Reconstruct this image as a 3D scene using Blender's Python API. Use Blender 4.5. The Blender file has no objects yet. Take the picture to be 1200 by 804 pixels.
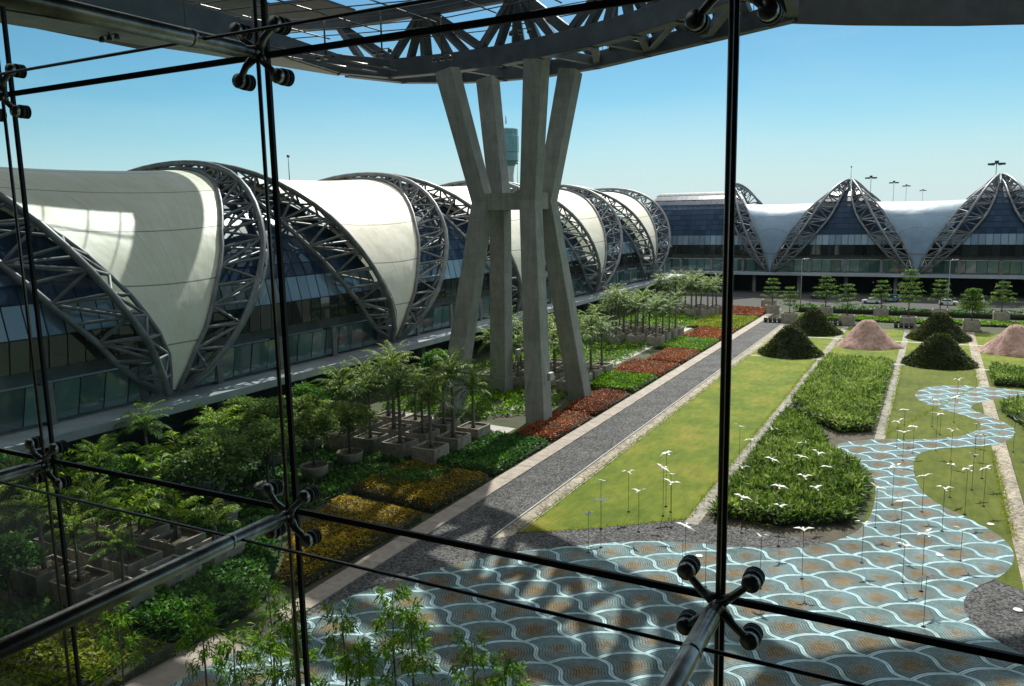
import bpy, math, random
import numpy as np
from mathutils import Vector, Matrix
random.seed(7); RNG = np.random.default_rng(7)
D2R = math.radians
scene = bpy.context.scene
COL = scene.collection

# ------------------------------------------------------------------ helpers
class MB:
    """collects simple shapes and links them as one mesh object"""
    def __init__(s): s.v = []; s.f = []; s.m = []; s.mi = 0; s.smooth = []
    def add(s, vs, fs, smooth=False):
        o = len(s.v); s.v += [tuple(v) for v in vs]
        s.f += [tuple(o + i for i in f) for f in fs]; s.m += [s.mi] * len(fs); s.smooth += [smooth] * len(fs)
    def box(s, x0, x1, y0, y1, z0, z1, bev=0.0):
        if bev > 0:
            b = bev
            vs = []
            for z, i in ((z0, 0), (z1 - b, 0), (z1, b)):
                vs += [(x0 + i, y0 + i, z), (x1 - i, y0 + i, z), (x1 - i, y1 - i, z), (x0 + i, y1 - i, z)]
            fs = [(3, 2, 1, 0), (8, 9, 10, 11)]
            for l in (0, 4):
                for k in range(4): fs.append((l + k, l + (k + 1) % 4, l + 4 + (k + 1) % 4, l + 4 + k))
            s.add(vs, fs); return
        s.add([(x0, y0, z0), (x1, y0, z0), (x1, y1, z0), (x0, y1, z0), (x0, y0, z1), (x1, y0, z1), (x1, y1, z1), (x0, y1, z1)],
              [(3, 2, 1, 0), (4, 5, 6, 7), (0, 1, 5, 4), (1, 2, 6, 5), (2, 3, 7, 6), (3, 0, 4, 7)])
    def bar(s, p, q, w, h, w2=None, h2=None, up=(0, 0, 1), ch=0.0):
        """rectangular (optionally chamfered, tapered) bar from p to q"""
        p = Vector(p); q = Vector(q); d = (q - p).normalized(); up = Vector(up)
        if abs(d.dot(up)) > .98: up = Vector((0, 1, 0))
        a = d.cross(up).normalized(); b = a.cross(d).normalized()
        w2 = w if w2 is None else w2; h2 = h if h2 is None else h2
        def ring(c, w, h):
            if ch <= 0: pts = [(-w/2, -h/2), (w/2, -h/2), (w/2, h/2), (-w/2, h/2)]
            else:
                k = ch
                pts = [(-w/2+k, -h/2), (w/2-k, -h/2), (w/2, -h/2+k), (w/2, h/2-k), (w/2-k, h/2), (-w/2+k, h/2), (-w/2, h/2-k), (-w/2, -h/2+k)]
            return [c + a * x + b * y for x, y in pts]
        r0 = ring(p, w, h); r1 = ring(q, w2, h2); n = len(r0)
        s.add(r0 + r1, [tuple(range(n))[::-1], tuple(range(n, 2 * n))] + [(i, (i + 1) % n, n + (i + 1) % n, n + i) for i in range(n)])
    def tube(s, pts, r, n=8, cap=True, smooth=True):
        pts = [Vector(p) for p in pts]; N = len(pts)
        rs = r if isinstance(r, (list, tuple)) else [r] * N
        vs = []; up = None
        for i, p in enumerate(pts):
            d = (pts[min(i + 1, N - 1)] - pts[max(i - 1, 0)])
            if d.length < 1e-9: d = Vector((0, 0, 1))
            d.normalize()
            if up is None: up = Vector((0, 0, 1)) if abs(d.z) < .95 else Vector((1, 0, 0))
            a = d.cross(up)
            if a.length < 1e-4: a = d.cross(Vector((.3, 1, .2)))
            a.normalize(); b = a.cross(d).normalized(); up = b
            vs += [p + (a * math.cos(2 * math.pi * k / n) + b * math.sin(2 * math.pi * k / n)) * rs[i] for k in range(n)]
        fs = [(i * n + k, i * n + (k + 1) % n, (i + 1) * n + (k + 1) % n, (i + 1) * n + k) for i in range(N - 1) for k in range(n)]
        s.add(vs, fs, smooth)
        if cap:
            o = len(s.v) - len(vs)
            s.f += [tuple(o + k for k in range(n))[::-1], tuple(o + (N - 1) * n + k for k in range(n))]; s.m += [s.mi] * 2; s.smooth += [False] * 2
    def lathe(s, prof, c=(0, 0, 0), n=16, axis='z', smooth=True):
        vs = []
        for r, h in prof:
            for k in range(n):
                t = 2 * math.pi * k / n
                if axis == 'z': vs.append((c[0] + r * math.cos(t), c[1] + r * math.sin(t), c[2] + h))
                else: vs.append((c[0] + r * math.cos(t), c[1] + h, c[2] + r * math.sin(t)))
        N = len(prof)
        s.add(vs, [(i * n + k, i * n + (k + 1) % n, (i + 1) * n + (k + 1) % n, (i + 1) * n + k) for i in range(N - 1) for k in range(n)], smooth)
    def poly(s, pts, z):
        s.add([(x, y, z) for x, y in pts], [tuple(range(len(pts)))])
    def prism(s, pts, z0, z1):
        n = len(pts)
        s.add([(x, y, z0) for x, y in pts] + [(x, y, z1) for x, y in pts],
              [tuple(range(n))[::-1], tuple(range(n, 2 * n))] + [(i, (i + 1) % n, n + (i + 1) % n, n + i) for i in range(n)])
    def mesh(s, name, mats):
        me = bpy.data.meshes.new(name); me.from_pydata(s.v, [], s.f)
        for m in (mats if isinstance(mats, (list, tuple)) else [mats]): me.materials.append(m)
        me.polygons.foreach_set('material_index', s.m); me.polygons.foreach_set('use_smooth', s.smooth)
        me.update(); return me
    def build(s, name, mats, parent=None, loc=None):
        return link(name, s.mesh(name, mats), parent, loc)

def link(name, me, parent=None, loc=None):
    o = bpy.data.objects.new(name, me); COL.objects.link(o)
    if parent is not None: o.parent = parent
    if loc is not None: o.location = loc
    return o
def tag(o, label=None, cat=None, group=None, kind=None):
    if label: o['label'] = label
    if cat: o['category'] = cat
    if group: o['group'] = group
    if kind: o['kind'] = kind
    return o
def empty(name, loc, rz=0, label=None, cat=None, group=None):
    o = bpy.data.objects.new(name, None); COL.objects.link(o); o.location = loc; o.rotation_euler = (0, 0, rz)
    o.empty_display_size = .2
    return tag(o, label, cat, group)
def copy_tree(o, parent=None):
    c = o.copy(); COL.objects.link(c); c.parent = parent
    for ch in list(o.children): copy_tree(ch, c)
    return c
def dup(root, loc, rz=0, sc=1.0, label=None, group=None):
    c = copy_tree(root); c.location = loc; c.rotation_euler = (0, 0, rz); c.scale = (sc, sc, sc)
    return tag(c, label, None, group)
ORD = ['', 'first', 'second', 'third', 'fourth', 'fifth', 'sixth', 'seventh', 'eighth', 'ninth', 'tenth', 'eleventh', 'twelfth', 'thirteenth', 'fourteenth', 'fifteenth', 'sixteenth']

# ------------------------------------------------------------------ materials
def new_mat(name):
    m = bpy.data.materials.new(name); m.use_nodes = True
    nt = m.node_tree; b = nt.nodes['Principled BSDF']
    return m, nt, b
def N(nt, t, **kw):
    n = nt.nodes.new(t)
    for k, v in kw.items():
        if k.startswith('i_'):
            key = k[2:]; n.inputs[int(key) if key.isdigit() else key].default_value = v
        else: setattr(n, k, v)
    return n
def rgba(c): return (c[0], c[1], c[2], 1)
def ramp(nt, stops, interp='LINEAR'):
    r = nt.nodes.new('ShaderNodeValToRGB'); cr = r.color_ramp; cr.interpolation = interp
    while len(cr.elements) < len(stops): cr.elements.new(.5)
    for e, (p, c) in zip(cr.elements, stops): e.position = p; e.color = rgba(c)
    return r
def math_n(nt, op, a, b=None, c=None, clamp=False):
    n = nt.nodes.new('ShaderNodeMath'); n.operation = op; n.use_clamp = clamp
    for i, x in enumerate((a, b, c)):
        if x is None: continue
        if isinstance(x, (int, float)): n.inputs[i].default_value = x
        else: nt.links.new(x, n.inputs[i])
    return n.outputs[0]
def mixc(nt, fac, a, b, mode='MIX'):
    n = nt.nodes.new('ShaderNodeMix'); n.data_type = 'RGBA'; n.blend_type = mode
    for i, x in ((0, fac), (6, a), (7, b)):
        if isinstance(x, (int, float)): n.inputs[i].default_value = x
        elif isinstance(x, tuple): n.inputs[i].default_value = rgba(x)
        else: nt.links.new(x, n.inputs[i])
    return n.outputs[2]
def surf(name, c1, c2, scale=1.0, rough=.7, metal=0.0, detail=6, bump=0.0, bscale=None, c3=None, scale2=None, spec=.5, lo=.35, hi=.65):
    """noise mottled surface in object space: c1..c2 by large noise, dirt c3 by a second noise"""
    m, nt, b = new_mat(name); L = nt.links.new
    tc = N(nt, 'ShaderNodeTexCoord')
    n1 = N(nt, 'ShaderNodeTexNoise', i_Scale=scale, i_Detail=detail, i_Roughness=.62); L(tc.outputs['Object'], n1.inputs['Vector'])
    r = ramp(nt, [(lo, c1), (hi, c2)]); L(n1.outputs['Fac'], r.inputs['Fac']); col = r.outputs['Color']
    if c3 is not None:
        n2 = N(nt, 'ShaderNodeTexNoise', i_Scale=scale2 or scale * .2, i_Detail=5, i_Roughness=.6); L(tc.outputs['Object'], n2.inputs['Vector'])
        r2 = ramp(nt, [(.45, (0, 0, 0)), (.7, (1, 1, 1))]); L(n2.outputs['Fac'], r2.inputs['Fac'])
        col = mixc(nt, r2.outputs['Color'], col, c3)
    L(col, b.inputs['Base Color'])
    b.inputs['Roughness'].default_value = rough; b.inputs['Metallic'].default_value = metal; b.inputs['Specular IOR Level'].default_value = spec
    if bump:
        nb = N(nt, 'ShaderNodeTexNoise', i_Scale=bscale or scale * 4, i_Detail=4); L(tc.outputs['Object'], nb.inputs['Vector'])
        bp = N(nt, 'ShaderNodeBump', i_Strength=bump, i_Distance=.05); L(nb.outputs['Fac'], bp.inputs['Height']); L(bp.outputs['Normal'], b.inputs['Normal'])
    return m
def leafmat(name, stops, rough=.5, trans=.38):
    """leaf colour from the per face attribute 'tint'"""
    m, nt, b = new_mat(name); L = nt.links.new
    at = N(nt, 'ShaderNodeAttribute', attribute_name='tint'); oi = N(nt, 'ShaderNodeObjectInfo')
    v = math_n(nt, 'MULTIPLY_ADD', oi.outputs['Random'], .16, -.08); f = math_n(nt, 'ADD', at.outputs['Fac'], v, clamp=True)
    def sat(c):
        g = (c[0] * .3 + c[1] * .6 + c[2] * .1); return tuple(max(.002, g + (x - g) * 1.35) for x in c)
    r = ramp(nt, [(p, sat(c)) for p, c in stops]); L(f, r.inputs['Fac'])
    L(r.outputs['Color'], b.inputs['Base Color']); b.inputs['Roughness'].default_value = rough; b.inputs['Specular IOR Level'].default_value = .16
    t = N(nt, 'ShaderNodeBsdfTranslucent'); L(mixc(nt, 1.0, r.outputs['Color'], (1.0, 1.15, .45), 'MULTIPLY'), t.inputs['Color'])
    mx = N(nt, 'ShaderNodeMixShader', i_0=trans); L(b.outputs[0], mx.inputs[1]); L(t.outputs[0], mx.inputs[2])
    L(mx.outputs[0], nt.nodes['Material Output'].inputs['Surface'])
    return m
def gravel(name, cols, scale, rough=.9, bump=.5):
    m, nt, b = new_mat(name); L = nt.links.new
    tc = N(nt, 'ShaderNodeTexCoord'); vo = N(nt, 'ShaderNodeTexVoronoi', i_Scale=scale); L(tc.outputs['Object'], vo.inputs['Vector'])
    sp = N(nt, 'ShaderNodeSeparateColor'); L(vo.outputs['Color'], sp.inputs[0])
    k = len(cols); r = ramp(nt, [(i / max(1, k - 1) * .9 + .05, c) for i, c in enumerate(cols)]); L(sp.outputs[0], r.inputs['Fac'])
    n2 = N(nt, 'ShaderNodeTexNoise', i_Scale=.35, i_Detail=5); L(tc.outputs['Object'], n2.inputs['Vector'])
    r2 = ramp(nt, [(.3, (.75, .75, .75)), (.7, (1.2, 1.2, 1.2))]); L(n2.outputs['Fac'], r2.inputs['Fac'])
    L(mixc(nt, 1.0, r.outputs['Color'], r2.outputs['Color'], 'MULTIPLY'), b.inputs['Base Color']); b.inputs['Roughness'].default_value = rough; b.inputs['Specular IOR Level'].default_value = .2
    bp = N(nt, 'ShaderNodeBump', i_Strength=bump, i_Distance=.06); L(vo.outputs['Distance'], bp.inputs['Height']); bp.invert = True; L(bp.outputs['Normal'], b.inputs['Normal'])
    return m
def lawn(name, a, b_, c, fine=9):
    m, nt, b = new_mat(name); L = nt.links.new
    tc = N(nt, 'ShaderNodeTexCoord')
    n1 = N(nt, 'ShaderNodeTexNoise', i_Scale=.16, i_Detail=7, i_Roughness=.65); L(tc.outputs['Object'], n1.inputs['Vector'])
    r = ramp(nt, [(.32, a), (.52, b_), (.7, c)]); L(n1.outputs['Fac'], r.inputs['Fac'])
    mp = N(nt, 'ShaderNodeMapping'); mp.inputs['Scale'].default_value = (1.2, .35, 1); L(tc.outputs['Object'], mp.inputs['Vector'])
    n3 = N(nt, 'ShaderNodeTexNoise', i_Scale=1.3, i_Detail=4); L(mp.outputs[0], n3.inputs['Vector'])
    n2 = N(nt, 'ShaderNodeTexNoise', i_Scale=fine, i_Detail=4, i_Roughness=.7); L(tc.outputs['Object'], n2.inputs['Vector'])
    r2 = ramp(nt, [(.3, (.5, .52, .5)), (.7, (1.45, 1.42, 1.35))]); L(n2.outputs['Fac'], r2.inputs['Fac'])
    r3 = ramp(nt, [(.35, (.82, .85, .8)), (.65, (1.12, 1.1, 1.1))]); L(n3.outputs['Fac'], r3.inputs['Fac'])
    col = mixc(nt, 1.0, r.outputs['Color'], r2.outputs['Color'], 'MULTIPLY'); col = mixc(nt, 1.0, col, r3.outputs['Color'], 'MULTIPLY')
    L(col, b.inputs['Base Color']); b.inputs['Roughness'].default_value = .9; b.inputs['Specular IOR Level'].default_value = .15
    bp = N(nt, 'ShaderNodeBump', i_Strength=.6, i_Distance=.05); L(n2.outputs['Fac'], bp.inputs['Height']); L(bp.outputs['Normal'], b.inputs['Normal'])
    return m
def mosaic_mat():
    m, nt, b = new_mat('mosaic'); L = nt.links.new
    tc = N(nt, 'ShaderNodeTexCoord'); sx = N(nt, 'ShaderNodeSeparateXYZ'); L(tc.outputs['Object'], sx.inputs[0])
    M = np.linalg.inv(np.array([[2.20, 2.15], [1.62, -1.42]])); x0, y0 = .33, 53.44
    def lin(r):
        t = math_n(nt, 'MULTIPLY', sx.outputs[0], float(M[r, 0])); t = math_n(nt, 'MULTIPLY_ADD', sx.outputs[1], float(M[r, 1]), t)
        return math_n(nt, 'ADD', t, float(50.5 - M[r, 0] * x0 - M[r, 1] * y0))
    u = lin(0); v = lin(1)
    su = math_n(nt, 'SINE', math_n(nt, 'MULTIPLY', u, 2 * math.pi)); sv = math_n(nt, 'SINE', math_n(nt, 'MULTIPLY', v, 2 * math.pi))
    p = math_n(nt, 'MULTIPLY_ADD', math_n(nt, 'ABSOLUTE', math_n(nt, 'SINE', math_n(nt, 'MULTIPLY', u, math.pi))), .13, v); q = math_n(nt, 'MULTIPLY_ADD', sv, -.095, u)
    def dist(t):
        f = math_n(nt, 'FRACT', t); return math_n(nt, 'MINIMUM', f, math_n(nt, 'SUBTRACT', 1.0, f)), f
    dp, fp = dist(p); dq, fq = dist(q); d = math_n(nt, 'MINIMUM', dp, dq)
    r = ramp(nt, [(0, (.10, .21, .25)), (.006, (.10, .21, .25)), (.010, (.74, .86, .89)), (.025, (.74, .86, .89)), (.030, (.33, .62, .72)), (.046, (.33, .62, .72)), (.051, (.07, .12, .14)), (.060, (.07, .12, .14))])
    L(d, r.inputs['Fac'])
    # interior: curved rows of small tesserae
    row = math_n(nt, 'SINE', math_n(nt, 'MULTIPLY', d, 2 * math.pi * 17)); col_ = math_n(nt, 'SINE', math_n(nt, 'MULTIPLY', math_n(nt, 'SUBTRACT', p, q), 2 * math.pi * 15))
    rr = math_n(nt, 'MAXIMUM', row, math_n(nt, 'MULTIPLY', col_, .8))
    joint = ramp(nt, [(.50, (1.08, 1.08, 1.08)), (.92, (.30, .31, .33))]); L(rr, joint.inputs['Fac'])
    no = N(nt, 'ShaderNodeTexNoise', i_Scale=3.0, i_Detail=5, i_Roughness=.7); L(tc.outputs['Object'], no.inputs['Vector'])
    big = N(nt, 'ShaderNodeTexNoise', i_Scale=.13, i_Detail=4); L(tc.outputs['Object'], big.inputs['Vector'])
    # brown heart of every cell, pulled toward the near corner
    hp = math_n(nt, 'SUBTRACT', fp, .60); hq = math_n(nt, 'SUBTRACT', fq, .46)
    hd = math_n(nt, 'SQRT', math_n(nt, 'ADD', math_n(nt, 'MULTIPLY', hp, hp), math_n(nt, 'MULTIPLY', hq, hq)))
    cv = N(nt, 'ShaderNodeCombineXYZ'); L(math_n(nt, 'FLOOR', p), cv.inputs[0]); L(math_n(nt, 'FLOOR', q), cv.inputs[1])
    wn = N(nt, 'ShaderNodeTexWhiteNoise', noise_dimensions='2D'); L(cv.outputs[0], wn.inputs['Vector'])
    hd = math_n(nt, 'ADD', hd, math_n(nt, 'MULTIPLY_ADD', no.outputs['Fac'], .5, -.25)); hd = math_n(nt, 'ADD', hd, math_n(nt, 'MULTIPLY_ADD', wn.outputs['Value'], .16, -.06))
    hr = ramp(nt, [(.06, (.27, .205, .12)), (.17, (.26, .22, .15)), (.25, (.225, .26, .25)), (.5, (.18, .285, .305))]); L(hd, hr.inputs['Fac'])
    inner = mixc(nt, 1.0, hr.outputs['Color'], joint.outputs['Color'], 'MULTIPLY')
    br = ramp(nt, [(.3, (.8, .8, .8)), (.7, (1.2, 1.2, 1.2))]); L(big.outputs['Fac'], br.inputs['Fac'])
    inner = mixc(nt, 1.0, inner, br.outputs['Color'], 'MULTIPLY')
    msk = math_n(nt, 'LESS_THAN', d, .057)
    col = mixc(nt, msk, inner, r.outputs['Color'])
    st = N(nt, 'ShaderNodeTexNoise', i_Scale=.45, i_Detail=8, i_Roughness=.72); L(tc.outputs['Object'], st.inputs['Vector'])
    sr = ramp(nt, [(.42, (1, 1, 1)), (.66, (.66, .62, .55))]); L(st.outputs['Fac'], sr.inputs['Fac']); col = mixc(nt, 1.0, col, sr.outputs['Color'], 'MULTIPLY')
    tone = math_n(nt, 'MULTIPLY_ADD', wn.outputs['Value'], .3, .85); cc = N(nt, 'ShaderNodeCombineColor'); [L(tone, cc.inputs[i]) for i in range(3)]; col = mixc(nt, math_n(nt, 'SUBTRACT', 1.0, msk), col, mixc(nt, 1.0, col, cc.outputs[0], 'MULTIPLY'))
    wr = ramp(nt, [(.35, (.78, .78, .78)), (.6, (1.05, 1.05, 1.05))]); L(no.outputs['Fac'], wr.inputs['Fac'])
    col = mixc(nt, 1.0, col, wr.outputs['Color'], 'MULTIPLY')
    L(col, b.inputs['Base Color']); b.inputs['Roughness'].default_value = .85; b.inputs['Specular IOR Level'].default_value = .12
    bp = N(nt, 'ShaderNodeBump', i_Strength=.25, i_Distance=.02); L(rr, bp.inputs['Height']); bp.invert = True; L(bp.outputs['Normal'], b.inputs['Normal'])
    return m
def concrete_mat():
    m, nt, b = new_mat('cast_concrete'); L = nt.links.new
    tc = N(nt, 'ShaderNodeTexCoord'); sx = N(nt, 'ShaderNodeSeparateXYZ'); L(tc.outputs['Object'], sx.inputs[0])
    n1 = N(nt, 'ShaderNodeTexNoise', i_Scale=.7, i_Detail=7, i_Roughness=.65); L(tc.outputs['Object'], n1.inputs['Vector'])
    r = ramp(nt, [(.3, (.235, .25, .235)), (.7, (.32, .335, .315))]); L(n1.outputs['Fac'], r.inputs['Fac'])
    mp = N(nt, 'ShaderNodeMapping'); mp.inputs['Scale'].default_value = (2.2, 2.2, .12); L(tc.outputs['Object'], mp.inputs['Vector'])
    n2 = N(nt, 'ShaderNodeTexNoise', i_Scale=1.0, i_Detail=6, i_Roughness=.7); L(mp.outputs[0], n2.inputs['Vector'])
    r2 = ramp(nt, [(.40, (1.05, 1.05, 1.05)), (.66, (.80, .80, .77))]); L(n2.outputs['Fac'], r2.inputs['Fac'])
    col = mixc(nt, 1.0, r.outputs['Color'], r2.outputs['Color'], 'MULTIPLY')
    lift = math_n(nt, 'MULTIPLY', sx.outputs[2], 1 / 2.4); f = math_n(nt, 'FRACT', lift); jn = math_n(nt, 'LESS_THAN', f, .022)
    wn = N(nt, 'ShaderNodeTexWhiteNoise', noise_dimensions='1D'); L(math_n(nt, 'FLOOR', lift), wn.inputs['W'])
    tone = math_n(nt, 'MULTIPLY_ADD', wn.outputs['Value'], .10, .95); cc = N(nt, 'ShaderNodeCombineColor'); [L(tone, cc.inputs[i]) for i in range(3)]
    col = mixc(nt, 1.0, col, cc.outputs[0], 'MULTIPLY'); col = mixc(nt, math_n(nt, 'MULTIPLY', jn, .28), col, (.10, .10, .10))
    L(col, b.inputs['Base Color']); b.inputs['Roughness'].default_value = .88; b.inputs['Specular IOR Level'].default_value = .25
    nb = N(nt, 'ShaderNodeTexNoise', i_Scale=5, i_Detail=5); L(tc.outputs['Object'], nb.inputs['Vector']); bp = N(nt, 'ShaderNodeBump', i_Strength=.2, i_Distance=.05); L(nb.outputs['Fac'], bp.inputs['Height']); L(bp.outputs['Normal'], b.inputs['Normal'])
    return m
def pane_mat(nm='facade_glass', tint=(.965, .99, .99), grime=.012):
    m, nt, b = new_mat(nm); L = nt.links.new; nt.nodes.remove(b)
    t = N(nt, 'ShaderNodeBsdfTransparent', i_Color=rgba(tint)); g = N(nt, 'ShaderNodeBsdfGlossy', i_Roughness=.0, i_Color=(.85, .95, 1, 1))
    fr = N(nt, 'ShaderNodeFresnel', i_IOR=1.45); mx = N(nt, 'ShaderNodeMixShader'); L(fr.outputs[0], mx.inputs[0]); L(t.outputs[0], mx.inputs[1]); L(g.outputs[0], mx.inputs[2])
    tc = N(nt, 'ShaderNodeTexCoord'); mp = N(nt, 'ShaderNodeMapping'); mp.inputs['Scale'].default_value = (1.6, 1, .5); L(tc.outputs['Object'], mp.inputs['Vector'])
    no = N(nt, 'ShaderNodeTexNoise', i_Scale=1.1, i_Detail=7, i_Roughness=.68); L(mp.outputs[0], no.inputs['Vector']); r = ramp(nt, [(.38, (.004, .004, .004)), (.75, (grime, grime, grime))]); L(no.outputs['Fac'], r.inputs['Fac'])
    tl = N(nt, 'ShaderNodeBsdfTranslucent', i_Color=(.55, .72, .75, 1)); m2 = N(nt, 'ShaderNodeMixShader'); L(r.outputs['Color'], m2.inputs[0]); L(mx.outputs[0], m2.inputs[1]); L(tl.outputs[0], m2.inputs[2])
    L(m2.outputs[0], nt.nodes['Material Output'].inputs['Surface']); return m
def glazing_mat(name, c1, c2, rough=.06, spec=.9):
    m, nt, b = new_mat(name); L = nt.links.new
    at = N(nt, 'ShaderNodeAttribute', attribute_name='tint'); r = ramp(nt, [(0, c1), (1, c2)]); L(at.outputs['Fac'], r.inputs['Fac'])
    L(r.outputs['Color'], b.inputs['Base Color']); b.inputs['Roughness'].default_value = rough; b.inputs['Specular IOR Level'].default_value = spec
    b.inputs['IOR'].default_value = 1.5
    return m
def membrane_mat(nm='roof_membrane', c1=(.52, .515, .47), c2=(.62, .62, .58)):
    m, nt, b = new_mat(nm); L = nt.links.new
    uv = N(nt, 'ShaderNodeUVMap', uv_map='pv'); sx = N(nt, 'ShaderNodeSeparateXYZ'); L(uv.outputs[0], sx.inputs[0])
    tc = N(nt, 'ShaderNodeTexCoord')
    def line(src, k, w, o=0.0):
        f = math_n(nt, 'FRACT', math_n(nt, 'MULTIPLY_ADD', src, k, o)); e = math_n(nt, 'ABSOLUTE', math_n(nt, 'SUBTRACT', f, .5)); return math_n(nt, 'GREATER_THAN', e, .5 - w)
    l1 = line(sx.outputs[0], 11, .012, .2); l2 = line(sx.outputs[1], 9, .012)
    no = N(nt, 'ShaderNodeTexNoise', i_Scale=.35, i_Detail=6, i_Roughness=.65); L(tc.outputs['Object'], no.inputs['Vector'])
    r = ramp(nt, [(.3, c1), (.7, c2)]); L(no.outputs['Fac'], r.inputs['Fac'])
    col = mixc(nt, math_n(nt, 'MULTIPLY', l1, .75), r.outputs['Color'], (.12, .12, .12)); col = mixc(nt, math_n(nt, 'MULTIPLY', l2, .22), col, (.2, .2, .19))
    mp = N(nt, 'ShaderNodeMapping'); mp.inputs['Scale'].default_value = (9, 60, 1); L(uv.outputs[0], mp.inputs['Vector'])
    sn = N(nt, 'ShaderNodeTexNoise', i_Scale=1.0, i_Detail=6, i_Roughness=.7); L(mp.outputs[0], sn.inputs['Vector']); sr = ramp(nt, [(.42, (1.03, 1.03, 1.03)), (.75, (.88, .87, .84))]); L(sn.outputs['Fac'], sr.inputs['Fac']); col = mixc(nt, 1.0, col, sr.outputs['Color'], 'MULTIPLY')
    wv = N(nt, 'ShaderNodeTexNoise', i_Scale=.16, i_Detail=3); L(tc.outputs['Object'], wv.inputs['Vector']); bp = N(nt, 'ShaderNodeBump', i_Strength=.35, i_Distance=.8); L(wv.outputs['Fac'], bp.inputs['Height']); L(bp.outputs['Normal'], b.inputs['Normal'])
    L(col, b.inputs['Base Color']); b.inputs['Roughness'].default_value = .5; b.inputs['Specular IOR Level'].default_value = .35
    return m

M = dict(
 soil=surf('soil', (.05, .045, .03), (.10, .085, .055), .8, .95, bump=.5),
 groundgreen=surf('ground_green', (.022, .035, .012), (.06, .085, .025), .5, .95, bump=.6, c3=(.07, .06, .04), scale2=.15),
 gravel=gravel('dark_gravel', [(.018, .019, .021), (.075, .076, .08), (.16, .158, .155), (.035, .036, .04), (.18, .178, .175), (.05, .05, .052)], 8.0),
 beige=gravel('beige_gravel', [(.22, .19, .145), (.36, .315, .245), (.46, .41, .33), (.18, .155, .12)], 4.5),
 strip=gravel('pale_gravel', [(.19, .18, .155), (.29, .275, .235), (.36, .34, .29)], 4.5),
 kerb=surf('kerb_stone', (.29, .245, .205), (.42, .36, .31), 1.4, .85, bump=.2, c3=(.28, .24, .20), scale2=.4),
 slab=surf('stone_slab', (.34, .33, .30), (.46, .44, .40), 1.0, .85),
 lawn=lawn('lawn_light', (.085, .135, .014), (.145, .185, .020), (.235, .215, .038), 14),
 lawn2=lawn('lawn_dark', (.075, .098, .014), (.105, .13, .018), (.135, .15, .026)),
 asphalt=surf('asphalt', (.018, .019, .019), (.032, .033, .033), 1.2, .9),
 mosaic=mosaic_mat(), pane=pane_mat(), pane_haze_tint=pane_mat('facade_glass_painted_haze', (.87, .985, 1.0), .022),  # left panes: bluish reflected haze put into the glass colour
 joint=surf('joint_black', (.006, .006, .007), (.012, .012, .012), 3, .6),
 steel=surf('brushed_steel', (.34, .34, .32), (.50, .49, .45), 9, .34, 1.0, c3=(.08, .08, .075), scale2=2),
 darksteel=surf('dark_steel', (.05, .05, .052), (.10, .10, .10), 7, .35, .9),
 rod=surf('rod_steel', (.16, .13, .11), (.24, .20, .17), 9, .35, .9),
 rubber=surf('rubber', (.010, .010, .011), (.02, .02, .02), 5, .55),
 concrete=concrete_mat(),
 planter=surf('planter_concrete', (.26, .235, .19), (.40, .365, .30), .9, .9, bump=.3, bscale=8, c3=(.13, .125, .105), scale2=.6),
 truss=surf('truss_paint', (.13, .14, .145), (.22, .23, .235), .9, .45, .1, c3=(.10, .105, .11), scale2=.3),
 roofsteel=surf('roof_steel_blue', (.05, .062, .078), (.09, .108, .13), .5, .5, .1, c3=(.05, .06, .07), scale2=.2),
 soffit=surf('soffit_panel', (.14, .16, .145), (.21, .23, .205), .4, .6),
 roofpanel=surf('roof_panel', (.022, .023, .026), (.04, .042, .045), .5, .7),
 ledge=surf('ledge_metal', (.33, .37, .41), (.43, .47, .50), .5, .4, .1, c3=(.26, .29, .32), scale2=.12),
 dark=surf('undercroft_dark', (.018, .019, .02), (.04, .04, .042), .3, .9),
 interior=surf('interior_dark', (.012, .012, .013), (.025, .025, .026), .3, .9),
 slabedge=surf('slab_edge', (.11, .11, .108), (.18, .18, .175), .6, .85),
 glass_top=glazing_mat('glazing_upper', (.010, .028, .060), (.024, .055, .10), .34, .10),
 glass_blue=glazing_mat('glazing_strip', (.10, .15, .20), (.22, .30, .36), .08),
 glass_low=glazing_mat('glazing_lower', (.008, .012, .012), (.03, .04, .035), .03),
 glass_shop=glazing_mat('glazing_shop', (.025, .055, .055), (.10, .18, .175), .05),
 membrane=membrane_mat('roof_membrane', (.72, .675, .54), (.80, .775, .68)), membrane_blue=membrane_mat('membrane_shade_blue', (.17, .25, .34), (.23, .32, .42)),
 bark=surf('bark', (.085, .07, .05), (.15, .125, .095), 6, .9, bump=.6),
 palmtrunk=surf('palm_trunk', (.12, .11, .09), (.20, .185, .15), 5, .9, bump=.5),
 pole=surf('pole_dark', (.02, .02, .022), (.04, .04, .04), 4, .5, .5),
 white=surf('bird_white', (.72, .71, .66), (.82, .81, .77), 5, .5),
 galv=surf('galvanised', (.35, .36, .37), (.48, .49, .50), 3, .4, .6),
 mound_pink=surf('mound_pink', (.25, .145, .12), (.40, .255, .215), 1.6, .95, bump=.8, bscale=5, c3=(.50, .35, .30), scale2=.9),
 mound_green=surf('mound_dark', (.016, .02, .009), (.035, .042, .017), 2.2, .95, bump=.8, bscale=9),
 paint_white=surf('car_white', (.62, .63, .65), (.70, .71, .72), 2, .25), paint_dark=surf('car_dark', (.02, .025, .04), (.035, .04, .06), 2, .25),
 paint_blue=surf('car_blue', (.08, .15, .30), (.11, .19, .36), 2, .25),
 carglass=surf('car_glass', (.01, .012, .014), (.02, .022, .025), 2, .08), tyre=surf('tyre', (.012, .012, .012), (.02, .02, .02), 5, .9),
 towerglass=surf('tower_glass', (.08, .20, .22), (.14, .28, .30), .2, .15),
 tower=surf('tower_concrete', (.35, .38, .40), (.45, .48, .50), .2, .8),
)
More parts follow.
